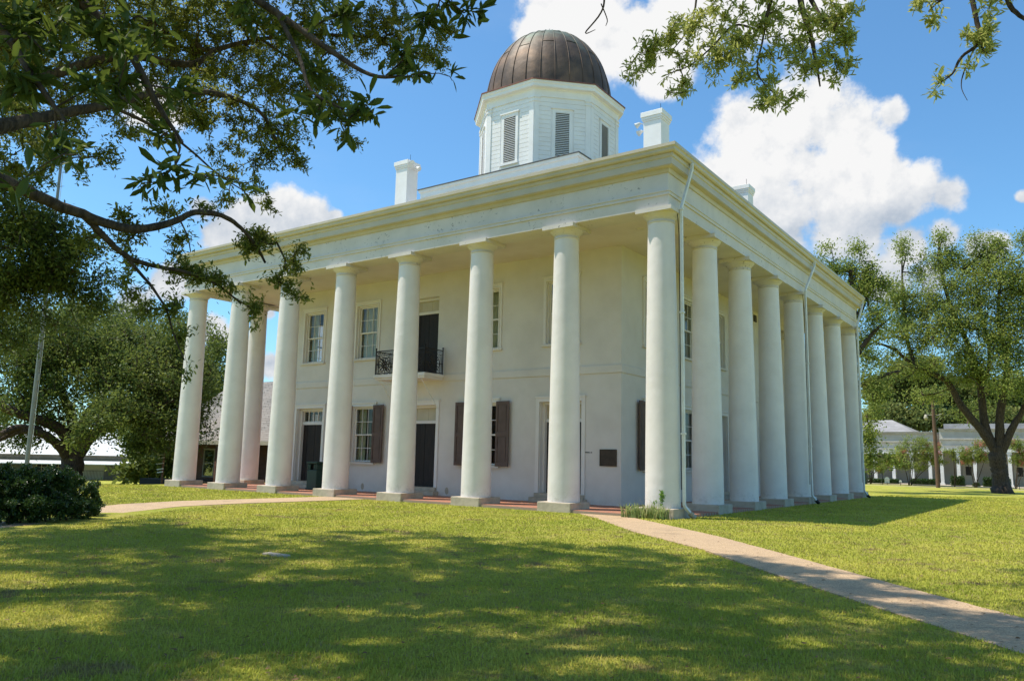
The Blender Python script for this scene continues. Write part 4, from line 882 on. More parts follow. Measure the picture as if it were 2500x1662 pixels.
# -- marker slab and bits on the lawn
m = MB((-0.42, -12.68, -0.26)); m.box(-0.66, -0.18, -12.76, -12.62, -0.32, -0.262); bevel(m.build('stone_marker', M['plinth']), 0.01).location = (-0.42, -12.68, -0.26)
tag(bpy.data.objects['stone_marker'], 'small flat grey stone slab set in the shaded lawn', 'stone')
TREE_DATA = {
 'NEAR': [(6.5,-19.45,2.69,0.14,0.08,1.6),(6.56,-19.3,2.76,0.14,0.06,1.4),(6.6,-19.46,2.43,0.1,0.09,1.4),(6.62,-19.43,2.58,0.16,0.1,1.3),(6.69,-19.25,2.63,0.17,0.12,1.3),(6.63,-19.39,2.39,0.16,0.1,1.2),(6.71,-19.22,2.45,0.12,0.09,1.1),(6.76,-19.36,2.22,0.13,0.06,0.8),(6.87,-19.35,2.12,0.04,0.04,1),(6.67,-19.07,2.79,0.13,0.1,1),(6.65,-18.91,2.62,0.1,0.1,0.7),(6.82,-19.01,2.34,0.1,0.06,0.8),(6.95,-18.99,2.17,0.08,0.06,1),(6.93,-19.21,2.04,0.04,0.05,1.1),(6.88,-19.1,2.2,0.08,0.04,0.7),(6.94,-18.82,2.18,0.04,0.03,0.8),(6.76,-18.74,2.93,0.11,0.09,0.8),(6.97,-18.62,2.92,0.11,0.09,0.9),(7.13,-18.42,2.96,0.14,0.09,1.1),(7.06,-18.51,2.79,0.14,0.07,1.1),(7.27,-18.42,2.75,0.1,0.08,1.2),(7.42,-18.42,2.63,0.04,0.04,1),(7.39,-18.31,2.88,0.09,0.11,1.1),(7.52,-18.33,2.68,0.03,0.03,0.7),(7.55,-18.3,2.96,0.09,0.05,1.0),(7.61,-18.26,2.97,0.03,0.03,0.8),(7.23,-18.77,2.44,0.11,0.04,1.1),(7.31,-18.67,2.43,0.11,0.05,1.3),(7.39,-18.59,2.47,0.07,0.06,1.2),(7.17,-18.85,2.4,0.04,0.02,0.8),(6.71,-19.47,2.04,0.07,0.03,0.3)],
 'NEARLIMB': [[(6.43,-19.68,2.85,0.03),(6.52,-19.47,2.84,0.025),(6.61,-19.3,2.77,0.02),(6.69,-19.17,2.63,0.016),(6.75,-19.09,2.46,0.011),(6.82,-19.01,2.31,0.006)],[(6.23,-19.63,3.09,0.025),(6.44,-19.24,3.05,0.022),(6.7,-18.89,3.09,0.018),(6.9,-18.7,2.95,0.015),(7.09,-18.58,2.79,0.012),(7.24,-18.5,2.68,0.008),(7.38,-18.46,2.65,0.005)],[(6.67,-18.87,3.11,0.012),(6.96,-18.63,3.12,0.01),(7.26,-18.43,3.07,0.007),(7.53,-18.32,3.01,0.005)],[(6.9,-18.7,2.95,0.01),(7.04,-18.69,2.73,0.008),(7.15,-18.71,2.55,0.006),(7.3,-18.68,2.45,0.004)],[(6.43,-19.66,2.7,0.02),(6.54,-19.54,2.6,0.015),(6.64,-19.45,2.42,0.011),(6.74,-19.38,2.27,0.006)]],
 'MID': [(1.1,-14.97,6.6,0.83,0.39,1.2),(1.71,-14.15,6.74,0.75,0.46,1.2),(2.28,-13.52,6.75,0.64,0.41,1.2),(3.01,-13.37,6.47,0.25,0.34,0.9),(1.72,-14.45,5.88,0.61,0.33,1.2),(2.19,-14.2,5.57,0.3,0.27,1.0),(2.28,-14.1,5.07,0.14,0.15,1.0),(1.51,-15.07,5.67,0.53,0.32,1.0),(1.77,-15.77,5.0,0.44,0.24,0.9),(1.76,-15.07,5.06,0.47,0.26,1.1),(2.08,-14.97,4.59,0.25,0.25,1.1),(1.99,-15.43,4.5,0.34,0.24,0.8),(0.33,-15.25,6.34,0.68,0.51,1.1),(-0.48,-15.71,6.74,0.92,0.46,1.2),(-0.8,-16.43,6.08,0.82,0.6,1.2),(0.37,-16.24,5.27,0.61,0.31,1.0),(0.5,-16.95,4.6,0.52,0.28,1.0),(0.82,-17.24,4.05,0.31,0.18,0.8),(1.81,-16.5,4.46,0.27,0.22,0.75),(2.22,-17.01,3.75,0.28,0.16,0.6),(2.01,-17.48,3.68,0.23,0.12,0.7),(1.13,-15.86,5.12,0.35,0.25,0.9),(0.49,-16.01,5.5,0.47,0.31,0.9),(1.75,-15.79,4.74,0.24,0.19,0.8),(2.33,-15.3,3.97,0.19,0.19,0.6),(2.5,-15.75,3.86,0.27,0.16,0.4),(2.59,-17.16,3.34,0.23,0.12,0.55),(2.56,-16.8,3.08,0.24,0.16,0.5),(2.72,-17.37,2.92,0.18,0.15,0.4),(2.54,-16.82,3.45,0.32,0.12,0.45),(2.74,-16.48,3.56,0.21,0.1,0.5),(2.55,-16.42,3.26,0.21,0.1,0.5),(2.85,-15.95,3.25,0.21,0.15,0.9),(2.99,-15.75,3.23,0.22,0.15,1.1),(3.15,-15.54,3.12,0.15,0.17,1.1),(3.13,-15.56,2.85,0.17,0.15,1.1),(3.22,-15.46,2.73,0.05,0.07,0.8),(2.67,-16.41,2.82,0.2,0.16,1.0),(2.73,-16.12,2.79,0.21,0.15,1.1),(2.87,-15.91,2.6,0.17,0.11,0.9),(2.95,-15.8,2.44,0.06,0.05,0.7),(2.65,-16.63,2.94,0.18,0.14,0.8),(2.69,-16.97,2.78,0.19,0.15,0.7),(2.76,-16.85,2.49,0.19,0.15,0.6),(2.9,-16.61,2.48,0.14,0.18,0.75),(2.95,-16.52,2.17,0.1,0.18,0.65),(2.96,-16.51,1.93,0.05,0.09,0.5)],
 'MIDLIMB': [[(2.97,-18.34,3.2,0.058),(2.93,-18.15,3.19,0.054),(2.9,-17.95,3.17,0.05),(2.86,-17.78,3.15,0.046),(2.87,-17.5,3.11,0.043),(2.88,-17.25,3.08,0.039),(2.9,-17.0,3.11,0.035),(2.93,-16.74,3.24,0.031),(2.94,-16.54,3.38,0.027),(2.98,-16.3,3.41,0.024),(3.0,-16.09,3.34,0.02),(3.0,-15.91,3.21,0.016),(2.98,-15.77,3.07,0.012)],[(2.87,-17.5,3.11,0.032),(2.82,-17.3,3.0,0.028),(2.78,-17.08,2.88,0.024),(2.78,-16.82,2.84,0.02),(2.81,-16.5,2.84,0.016),(2.84,-16.19,2.78,0.012),(2.86,-15.93,2.64,0.008)],[(2.75,-17.07,2.89,0.015),(2.83,-16.87,2.67,0.013),(2.89,-16.72,2.46,0.01),(2.91,-16.63,2.23,0.008),(2.95,-16.53,2.01,0.005)],[(2.37,-18.23,3.65,0.068),(2.26,-17.95,3.85,0.062),(2.13,-17.72,4.02,0.056),(2.03,-17.43,4.21,0.05),(2.02,-16.98,4.49,0.044),(1.97,-16.62,4.74,0.039),(2.01,-16.14,4.97,0.033),(2.03,-15.74,5.09,0.027),(2.07,-15.31,5.05,0.021),(2.04,-15.02,4.79,0.015)],[(2.2,-17.06,4.41,0.02),(2.22,-16.73,4.37,0.017),(2.29,-16.35,4.26,0.013),(2.37,-15.99,4.05,0.009),(2.42,-15.69,3.94,0.006)],[(0.37,-17.6,4.62,0.06),(0.53,-16.98,5.18,0.054),(0.77,-16.29,5.68,0.048),(1.02,-15.69,5.77,0.042),(1.09,-15.44,5.94,0.036),(1.1,-15.31,6.11,0.03),(1.32,-14.86,6.4,0.024),(1.72,-14.23,6.64,0.018),(2.28,-13.52,6.75,0.012)],[(1.39,-14.9,6.36,0.02),(1.77,-14.5,6.02,0.015),(2.1,-14.2,5.65,0.011),(2.25,-14.13,5.23,0.006)],[(2.58,-16.55,3.48,0.01),(2.61,-16.41,3.26,0.007),(2.59,-16.34,3.1,0.005)]],
 'AFAR': [(-5.58,-14.92,6.13,0.46,0.38,1),(-5.5,-14.73,6.67,0.47,0.31,0.7),(-5.34,-14.86,4.69,0.45,0.45,1.2),(-5.5,-14.72,3.97,0.45,0.45,1.2),(-5.29,-14.21,4.36,0.46,0.39,1.2),(-5.45,-14.6,5.25,0.77,0.46,1.1),(-5.15,-13.89,4.9,0.71,0.47,1.1),(-5.42,-14.53,4.47,0.84,0.53,1.2),(-5.09,-13.77,4.27,0.63,0.39,1.1),(-5.83,-14.2,3.79,0.86,0.47,1.1),(-5.02,-13.61,3.81,0.39,0.31,0.8),(-6.37,-14.2,3.19,0.48,0.32,0.9),(-5.56,-14.87,5.58,0.46,0.3,0.7)],
 'AFARLIMB': [[(-6.39,-15.77,0.33,0.3),(-6.33,-15.93,2.08,0.248),(-6.19,-15.79,3.1,0.196),(-5.85,-15.09,3.71,0.144),(-5.5,-14.45,4.1,0.092),(-5.19,-13.97,4.4,0.04)],[(-6.38,-15.74,3.12,0.12),(-6.08,-15.35,4.37,0.09),(-5.69,-14.75,4.93,0.06),(-5.29,-14.21,5.08,0.03)]],
 'B': [(6.63,-14.65,4.61,0.23,0.17,0.9),(6.53,-14.7,4.62,0.11,0.09,0.8),(6.83,-14.56,4.71,0.19,0.17,1),(6.83,-14.56,4.39,0.15,0.11,0.9),(6.9,-14.43,5.0,0.19,0.15,0.7),(7.14,-14.55,4.59,0.22,0.18,1.1),(7.14,-14.44,4.92,0.22,0.19,0.9),(7.43,-14.44,4.63,0.22,0.22,1.1),(7.47,-14.43,4.89,0.25,0.15,1.0),(7.76,-14.34,4.76,0.25,0.18,1.1),(7.84,-14.43,4.44,0.21,0.16,1.1),(8.07,-14.37,4.65,0.21,0.17,1.1),(8.21,-14.45,4.43,0.15,0.13,1.0),(8.0,-14.39,4.3,0.17,0.12,0.9),(7.49,-14.53,4.27,0.16,0.11,1),(7.65,-14.48,4.1,0.19,0.09,1.1),(7.77,-14.45,4.1,0.09,0.09,0.9),(8.23,-14.34,4.76,0.14,0.09,0.7),(6.83,-14.67,4.25,0.07,0.06,0.7),(7.36,-14.57,4.36,0.11,0.11,0.9)],
 'BLIMB': [[(7.78,-14.24,5.68,0.035),(7.79,-14.28,5.18,0.029),(7.83,-14.31,4.88,0.023),(7.89,-14.33,4.62,0.018),(7.93,-14.36,4.36,0.012),(7.96,-14.4,4.16,0.006)],[(7.87,-14.21,5.03,0.02),(7.99,-14.29,4.76,0.013),(8.19,-14.35,4.53,0.006)],[(7.65,-14.37,5.61,0.022),(7.62,-14.41,5.17,0.019),(7.58,-14.44,4.89,0.015),(7.5,-14.48,4.74,0.012),(7.43,-14.53,4.63,0.008),(7.37,-14.57,4.67,0.005)],[(7.49,-14.43,4.77,0.01),(7.3,-14.46,4.86,0.009),(7.12,-14.5,4.7,0.007),(6.94,-14.54,4.57,0.005),(6.76,-14.59,4.52,0.004)],[(7.57,-14.4,4.92,0.01),(7.53,-14.45,4.64,0.008),(7.5,-14.49,4.36,0.006),(7.65,-14.48,4.12,0.004)],[(6.9,-14.32,5.95,0.014),(6.94,-14.37,5.35,0.011),(6.91,-14.46,4.98,0.007),(6.78,-14.58,4.72,0.004)]],
 'C': [(8.74,-14.57,4.48,0.13,0.06,0.9),(8.81,-14.56,4.39,0.09,0.05,0.9),(9.09,-14.64,4.32,0.15,0.07,1),(9.12,-14.64,4.12,0.12,0.09,1.1),(9.01,-14.64,4.17,0.09,0.07,0.8),(9.14,-14.64,4.02,0.06,0.04,0.9),(9.04,-14.64,4.02,0.09,0.06,0.9),(8.99,-14.65,3.94,0.06,0.04,0.7),(8.81,-14.66,3.87,0.05,0.04,1),(8.77,-14.66,3.81,0.04,0.03,0.9)],
 'CLIMB': [[(9.06,-14.54,4.95,0.022),(9.03,-14.56,4.55,0.019),(9.05,-14.57,4.3,0.016),(9.06,-14.59,4.11,0.013),(8.95,-14.61,4.02,0.01),(8.89,-14.64,3.9,0.007),(8.8,-14.66,3.84,0.004)],[(9.07,-14.64,4.09,0.007),(9.09,-14.64,4.0,0.005),(9.14,-14.64,4.0,0.003)],[(9.05,-14.64,4.08,0.006),(8.97,-14.65,3.91,0.005),(8.94,-14.65,3.79,0.003),(8.97,-14.65,3.68,0.002)],[(9.21,-14.63,4.73,0.02),(9.24,-14.63,4.34,0.017),(9.32,-14.63,4.18,0.013),(9.42,-14.63,4.09,0.01)],[(9.03,-14.54,4.56,0.012),(8.85,-14.56,4.51,0.008),(8.76,-14.56,4.45,0.004)]],
 'TWIG': [[(6.05,-14.39,6.29,0.012),(6.03,-14.4,5.65,0.01),(6.0,-14.42,5.43,0.008),(5.87,-14.49,5.23,0.006),(5.95,-14.44,5.26,0.003)],[(6.0,-14.42,5.52,0.006),(6.05,-14.39,5.36,0.005),(6.04,-14.4,5.29,0.003)]],
 'OAKL': [(-33.91,-2.28,4.12,2.21,1.77,1.0),(-34.03,-0.1,6.4,2.79,1.86,1.0),(-31.07,1.32,4.79,2.51,2.05,1.0),(-30.79,3.83,5.01,1.91,2.39,1.0),(-28.73,1.41,2.29,1.75,1.1,1.0),(-27.84,-1.12,2.99,1.23,0.82,1.0),(-36.54,-0.82,7.19,2.38,1.67,1.0),(-33.04,-2.81,1.9,1.07,0.43,0.6),(-30.12,4.9,3.16,0.96,1.44,1.0),(-28.22,-1.87,2.14,1.01,0.61,0.7),(-34.79,2.85,7.32,1.99,1.49,1.0),(-28.78,1.32,1.09,0.57,0.48,0.6),(-33.15,-3.08,1.15,0.64,0.21,0.12)],
 'OAKLLIMB': [[(-32.87,-0.0,-1.31,0.75),(-32.89,-0.03,-0.76,0.58),(-32.91,-0.07,-0.1,0.52),(-32.93,-0.12,0.67,0.54),(-32.94,-0.14,1.34,0.46),(-32.95,-0.16,2.01,0.36)],[(-32.96,-0.17,1.34,0.32),(-32.85,-0.88,2.2,0.288),(-32.81,-1.77,2.6,0.256),(-32.83,-2.81,2.86,0.224),(-32.81,-3.83,3.22,0.192),(-32.7,-4.65,3.47,0.16)],[(-32.96,-0.18,0.63,0.3),(-32.63,-0.89,1.32,0.254),(-32.42,-1.88,1.94,0.208),(-32.24,-2.97,2.06,0.162),(-31.98,-3.9,1.66,0.116),(-31.68,-4.79,1.23,0.07)],[(-32.94,-0.14,1.79,0.36),(-33.63,-0.04,2.92,0.273),(-34.5,-0.32,4.3,0.187),(-35.42,-0.74,5.94,0.1)],[(-32.85,0.06,1.57,0.36),(-32.72,0.3,2.93,0.273),(-32.42,0.91,4.34,0.187),(-32.3,1.13,6.22,0.1)],[(-32.84,0.08,0.9,0.32),(-32.11,0.42,2.03,0.26),(-31.36,0.79,2.38,0.2),(-30.27,1.75,2.98,0.14),(-29.04,2.86,3.94,0.08)],[(-32.69,-1.99,2.15,0.2),(-32.13,-3.22,2.2,0.16),(-31.46,-4.22,1.85,0.12)]],
 'OAKL2': [(-58.15,12.05,12.0,2.57,1.47,1.0),(-56.67,14.95,12.71,2.26,1.32,1.0),(-55.75,16.61,10.59,3.03,2.27,1.0),(-54.37,18.94,11.98,1.55,1.16,1.0),(-50.8,18.96,9.44,1.49,1.86,1.0),(-51.45,17.94,7.13,2.21,2.21,1.0),(-48.82,18.32,6.33,1.26,2.17,1.0),(-48.8,18.36,10.36,0.66,0.91,0.8),(-57.44,13.48,8.79,3.69,1.85,1.0),(-53.71,16.15,7.04,2.94,2.21,1.0)],
 'OAKL2LIMB': [[(-52.11,18.77,-1.61,0.7),(-52.39,18.34,2.75,0.567),(-52.45,18.23,6.44,0.433),(-53.1,17.18,8.98,0.3)],[(-52.39,18.34,2.75,0.4),(-54.88,16.12,6.34,0.275),(-56.86,14.59,9.64,0.15)]],
 'OAKR': [(2.38,43.08,18.61,0.45,0.89,0.9),(2.28,43.07,16.66,1.11,1.27,0.9),(-0.13,42.76,16.57,0.58,1.3,0.7),(-0.21,42.74,17.92,0.33,0.65,0.5),(4.39,43.27,17.71,0.44,0.81,0.8),(4.06,44.25,16.03,1.27,1.43,1),(5.95,43.38,17.18,1.08,0.86,0.9),(7.26,43.43,17.32,0.76,0.85,0.9),(6.06,43.38,14.65,1.83,1.83,1.1),(0.17,41.79,13.4,1.74,1.42,1),(2.36,42.07,13.23,1.71,1.55,1),(4.13,42.25,11.53,1.82,1.52,1.1),(6.35,43.4,10.91,1.51,2.11,1.1),(1.53,40.97,10.31,1.83,1.37,1.1),(-0.61,40.65,11.05,1.4,1.25,0.9),(-2.05,40.4,10.16,1.1,1.1,0.9),(3.41,42.18,7.89,1.36,1.36,0.8),(-1.28,40.54,8.56,1.24,0.93,0.8),(5.51,41.35,7.42,1.17,1.17,0.7),(7.96,43.45,12.61,1.79,3.58,0.8),(0.92,41.9,11.75,1.88,1.25,0.9),(3.15,43.16,14.95,1.26,1.26,0.9),(5.17,43.33,12.86,1.53,1.53,1),(4.68,42.29,9.66,1.8,1.5,1),(2.51,41.09,8.73,2.11,1.21,1),(5.45,43.35,8.83,1.81,1.51,0.9),(1.24,42.95,15.45,0.83,1.15,0.7),(7.08,43.43,14.54,1.21,1.21,1),(-0.53,40.67,12.94,0.94,1.25,0.8),(5.07,43.32,15.7,0.93,1.24,0.9),(1.08,44.94,6.34,1.93,0.8,0.7),(3.52,45.21,5.67,1.57,0.79,0.6),(7.62,43.44,7.24,1.47,1.77,0.8),(0.62,40.84,8.19,1.22,0.77,0.6)],
 'OAKRLIMB': [[(5.13,43.33,-0.39,0.85),(5.12,43.33,-0.04,0.64),(5.11,43.33,0.63,0.52),(5.06,43.32,1.36,0.5),(5.0,43.32,2.09,0.52),(4.94,43.31,2.83,0.4)],[(4.99,43.32,2.39,0.3),(4.16,42.97,4.01,0.267),(3.11,42.58,5.65,0.234),(2.55,42.24,7.01,0.201),(1.96,41.88,7.68,0.169),(0.55,41.41,8.41,0.136),(-0.72,40.93,9.67,0.103),(-1.77,40.45,10.15,0.07)],[(4.99,43.32,2.39,0.3),(4.41,43.27,4.32,0.267),(4.29,43.27,6.74,0.234),(3.91,43.23,9.21,0.201),(3.35,43.18,11.11,0.169),(2.66,43.11,13.39,0.136),(2.31,43.08,15.68,0.103),(2.29,43.07,17.97,0.07)],[(5.15,43.33,2.54,0.32),(5.36,43.34,5.21,0.26),(5.93,43.38,8.2,0.2),(5.62,43.36,11.58,0.14),(5.93,43.38,14.66,0.08)],[(5.28,43.34,2.54,0.3),(6.07,43.38,4.31,0.233),(6.71,43.41,5.49,0.167),(7.69,43.45,8.42,0.1)],[(4.29,43.27,6.74,0.15),(4.96,43.31,9.16,0.117),(4.52,43.28,12.91,0.083),(4.3,43.27,16.11,0.05)],[(0.63,40.85,8.34,0.16),(0.08,41.44,10.48,0.123),(-0.15,42.08,13.81,0.087),(-0.19,42.75,16.58,0.05)]],
 'OAKR2': [(-3.68,33.92,16.22,0.47,0.41,0.8),(-2.17,35.28,16.09,0.53,0.65,0.8),(-2.49,35.21,14.74,1.04,0.74,0.9),(-1.18,35.48,14.48,0.76,0.88,0.8),(-0.85,35.54,12.96,1.02,1.16,1),(-2.28,35.26,13.36,1.47,1.18,1),(-1.32,35.45,10.92,1.16,1.45,0.9),(-1.45,35.43,7.71,1.01,1.15,0.9),(-1.0,35.51,6.25,1.0,0.86,1),(-1.51,34.39,4.49,0.84,0.84,1),(-0.88,33.5,3.06,0.77,0.77,1),(-0.57,33.56,1.71,0.68,0.54,0.9),(-1.29,33.42,1.97,0.55,0.82,0.9),(-3.84,34.91,14.69,0.9,0.75,0.8)],
 'OAKR2LIMB': [[(-3.08,35.09,-1.13,0.6),(-2.91,35.12,3.4,0.487),(-2.62,35.19,7.74,0.375),(-2.24,35.27,10.97,0.263),(-2.23,35.27,14.57,0.15)],[(-2.67,35.17,6.28,0.2),(-1.49,35.42,6.84,0.15),(-0.19,35.66,7.38,0.1),(0.45,35.76,7.51,0.05)],[(-2.62,35.19,7.74,0.2),(-1.37,35.44,9.74,0.14),(-0.29,35.64,10.86,0.08)],[(-2.26,35.26,10.37,0.2),(-1.38,35.44,12.7,0.135),(-1.16,35.48,14.78,0.07)]],
 'WOODR': [(-10.56,95.77,11.65,3.53,2.35,1.3),(-5.43,96.53,11.55,4.03,2.3,1.3),(-0.53,97.05,10.87,3.93,2.25,1.3),(3.72,97.33,10.77,3.29,2.2,1.3),(-10.03,91.8,7.89,3.39,1.7,1.3),(-5.11,92.54,7.6,3.87,1.66,1.3),(-0.84,93.01,7.3,3.79,1.62,1.3),(3.27,93.3,7.28,3.18,1.59,1.2),(-6.75,92.32,14.05,3.38,1.69,1.1),(7.27,97.45,9.6,3.22,3.22,1),(-11.64,91.51,5.63,1.7,2.27,1),(8.41,93.47,6.22,3.08,1.54,1)],
 'WOODL': [(-72.69,27.27,2.63,3.31,2.37,1.2),(-70.89,30.24,3.22,2.89,2.89,1.2),(-69.24,32.76,5.27,1.96,3.42,1.2),(-67.65,25.97,0.37,2.7,1.8,1.2),(-42.63,9.34,0.03,0.74,0.74,1.2),(-35.47,5.75,0.45,1.03,0.88,1.4),(-33.34,5.4,0.74,0.63,1.0,1.4),(-36.03,4.76,0.05,0.77,0.51,1.3),(-38.83,7.91,1.5,1.4,1.12,1.3),(-93.73,17.72,4.72,4.0,3.0,1.2),(-78.43,27.26,5.07,2.96,2.47,1)],
 'CREPE1': [(-3.99,61.38,2.62,1.02,0.9,1.0),(-2.71,61.58,3.24,1.42,1.01,1.0),(-1.5,61.75,2.66,1.2,0.88,1.0),(-3.14,61.52,1.63,1.21,0.57,1.0),(-1.0,61.81,2.07,0.72,0.56,1.0),(-4.39,61.32,1.8,0.65,0.57,1.0)],
 'CREPE2': [(1.61,62.1,2.71,0.98,0.71,1.0),(2.31,62.17,3.11,0.98,0.86,1.0),(2.75,62.2,2.15,0.86,0.58,1.0),(1.24,62.07,2.12,0.59,0.47,1.0)],
 'CREPE3': [(5.44,62.38,3.34,0.96,0.84,1.0),(6.19,62.41,2.59,0.95,0.76,1.0),(5.21,62.36,2.2,0.69,0.53,1.0)],
 'CREPE4': [(0.26,61.96,3.08,0.71,0.56,0.5),(0.38,61.98,2.1,0.55,0.63,0.4)],
 'CREPE5': [(-6.75,60.88,2.16,1.03,0.66,0.8),(-5.67,61.09,1.57,0.9,0.66,0.8),(-6.24,60.98,1.15,0.82,0.41,0.7)],
 'HEDGEL': [(-8.09,-13.65,0.32,0.43,0.36,1.0),(-8.11,-13.18,0.4,0.44,0.44,1.0),(-8.5,-12.56,0.42,0.46,0.44,1.0),(-8.68,-11.99,0.36,0.43,0.43,1.0),(-9.05,-11.38,0.24,0.34,0.37,1.0),(-9.28,-10.95,0.12,0.18,0.32,1.0),(-7.83,-13.03,0.11,0.52,0.26,1.0),(-7.94,-12.3,0.08,0.45,0.25,1.0),(-7.94,-14.09,0.38,0.41,0.37,1.0),(-7.76,-13.36,-0.0,0.51,0.22,1.0),(-7.89,-12.66,-0.01,0.53,0.23,1.0),(-8.19,-11.9,-0.05,0.47,0.2,1.0),(-8.76,-11.24,-0.09,0.25,0.2,1.0),(-8.2,-13.4,0.53,0.35,0.35,1.0),(-8.31,-12.87,0.52,0.36,0.36,1.0),(-8.39,-12.31,0.47,0.37,0.32,1.0)],
}

OVERCELLS = [(3.2,-3.5,8.0,2.2,1.2,492),(4.2,-0.5,8.4,2.0,1.0,282),(3.0,1.5,8.2,1.8,1.0,134),(5.6,-2.6,8.8,2.2,1.1,492),(6.2,0.6,9.6,2.0,1.0,179),(6.0,-5.6,8.4,2.2,1.2,704),(8.2,-1.8,10.4,2.2,1.1,576),(8.2,-5.2,9.4,2.4,1.3,704),(9.8,-3.6,11.4,2.2,1.1,448),(5.0,-8.4,7.8,2.6,1.5,768),(9.0,-8.6,9.0,2.6,1.6,768),(11.5,-7.4,10.8,2.4,1.5,576),(12.6,-10.4,9.0,2.6,1.6,640),(14.5,-11.0,10.0,2.2,1.5,448),(2.0,-6.5,7.0,2.0,1.2,448),(8.6,1.2,11.2,1.4,0.7,115),(1.5,-1.0,7.5,1.8,1.0,224),(7.5,0.8,8.7,1.3,0.5,150),(9.2,1.8,9.7,1.2,0.5,100),(5.0,0.6,7.5,1.4,0.6,98),(6.4,2.6,8.4,1.2,0.5,70),(11.5,2.8,10.9,1.6,0.5,110),(13.2,-4.6,11.2,2.2,0.9,500),(12.2,-2.6,11.6,1.8,0.7,380),(14.6,-7.4,11,2.2,1.0,450),(11.2,-5.2,10.6,2.0,0.9,420),(10.6,-1.6,11.4,1.5,0.6,250),(15.6,-12,10.5,2.0,1.0,350),(16.8,-13.6,8.8,2.5,1.0,420)]
OVERB = [(1.5,4.2,7.6,1.8,0.9,288),(3.2,5.0,7.4,1.4,0.7,230),(3.6,2.6,8.0,1.6,0.8,259),(5.4,3.9,7.6,1.0,0.6,126),(2.6,8.6,8.2,1.8,1.1,288),(4.4,7.2,8.4,1.5,0.8,230),(6.2,6.8,8.0,1.3,0.7,144)]

# ================================================================== VEGETATION
rng = np.random.default_rng(11)
def unit(v): return v/np.maximum(np.linalg.norm(v, axis=-1, keepdims=True), 1e-9)
def leaves6(P_, D_, Nn, L_, W_):
    """pointed leaves folded on the midrib: P base, D direction, N normal, lengths and widths"""
    D_ = unit(D_); S_ = unit(np.cross(D_, Nn)); Nn = unit(np.cross(S_, D_)); l = L_[:, None]; w = W_[:, None]
    b = P_; a1 = P_+D_*l*0.38+S_*w*0.42+Nn*w*0.12; a2 = P_+D_*l*0.72+S_*w*0.48+Nn*w*0.10-Nn*l*0.03; t = P_+D_*l-Nn*l*0.08
    c1 = P_+D_*l*0.38-S_*w*0.42+Nn*w*0.12; c2 = P_+D_*l*0.72-S_*w*0.48+Nn*w*0.10-Nn*l*0.03
    n = len(P_); V = np.stack([b, a1, a2, t, c2, c1], 1).reshape(-1, 3); i = np.arange(n)[:, None]*6
    F = np.concatenate([i+np.array([[0, 1, 2, 3]]), i+np.array([[0, 3, 4, 5]])], 0)
    return V, F
def leaves4(P_, D_, Nn, L_, W_):
    D_ = unit(D_); S_ = unit(np.cross(D_, Nn)); l = L_[:, None]; w = W_[:, None]
    V = np.stack([P_, P_+D_*l*0.55+S_*w*0.5, P_+D_*l, P_+D_*l*0.55-S_*w*0.5], 1).reshape(-1, 3)
    return V, np.arange(len(P_))[:, None]*4+np.array([[0, 1, 2, 3]])
def in_blob(n, b, shell=0.0):
    x, y, z, rh, rv = b[:5]; d = unit(rng.normal(size=(n, 3))); r = rng.random(n)**(1/3.0); r = np.maximum(r, rng.random(n)*shell)
    return np.array([x, y, z])+d*r[:, None]*np.array([rh, rh, rv])
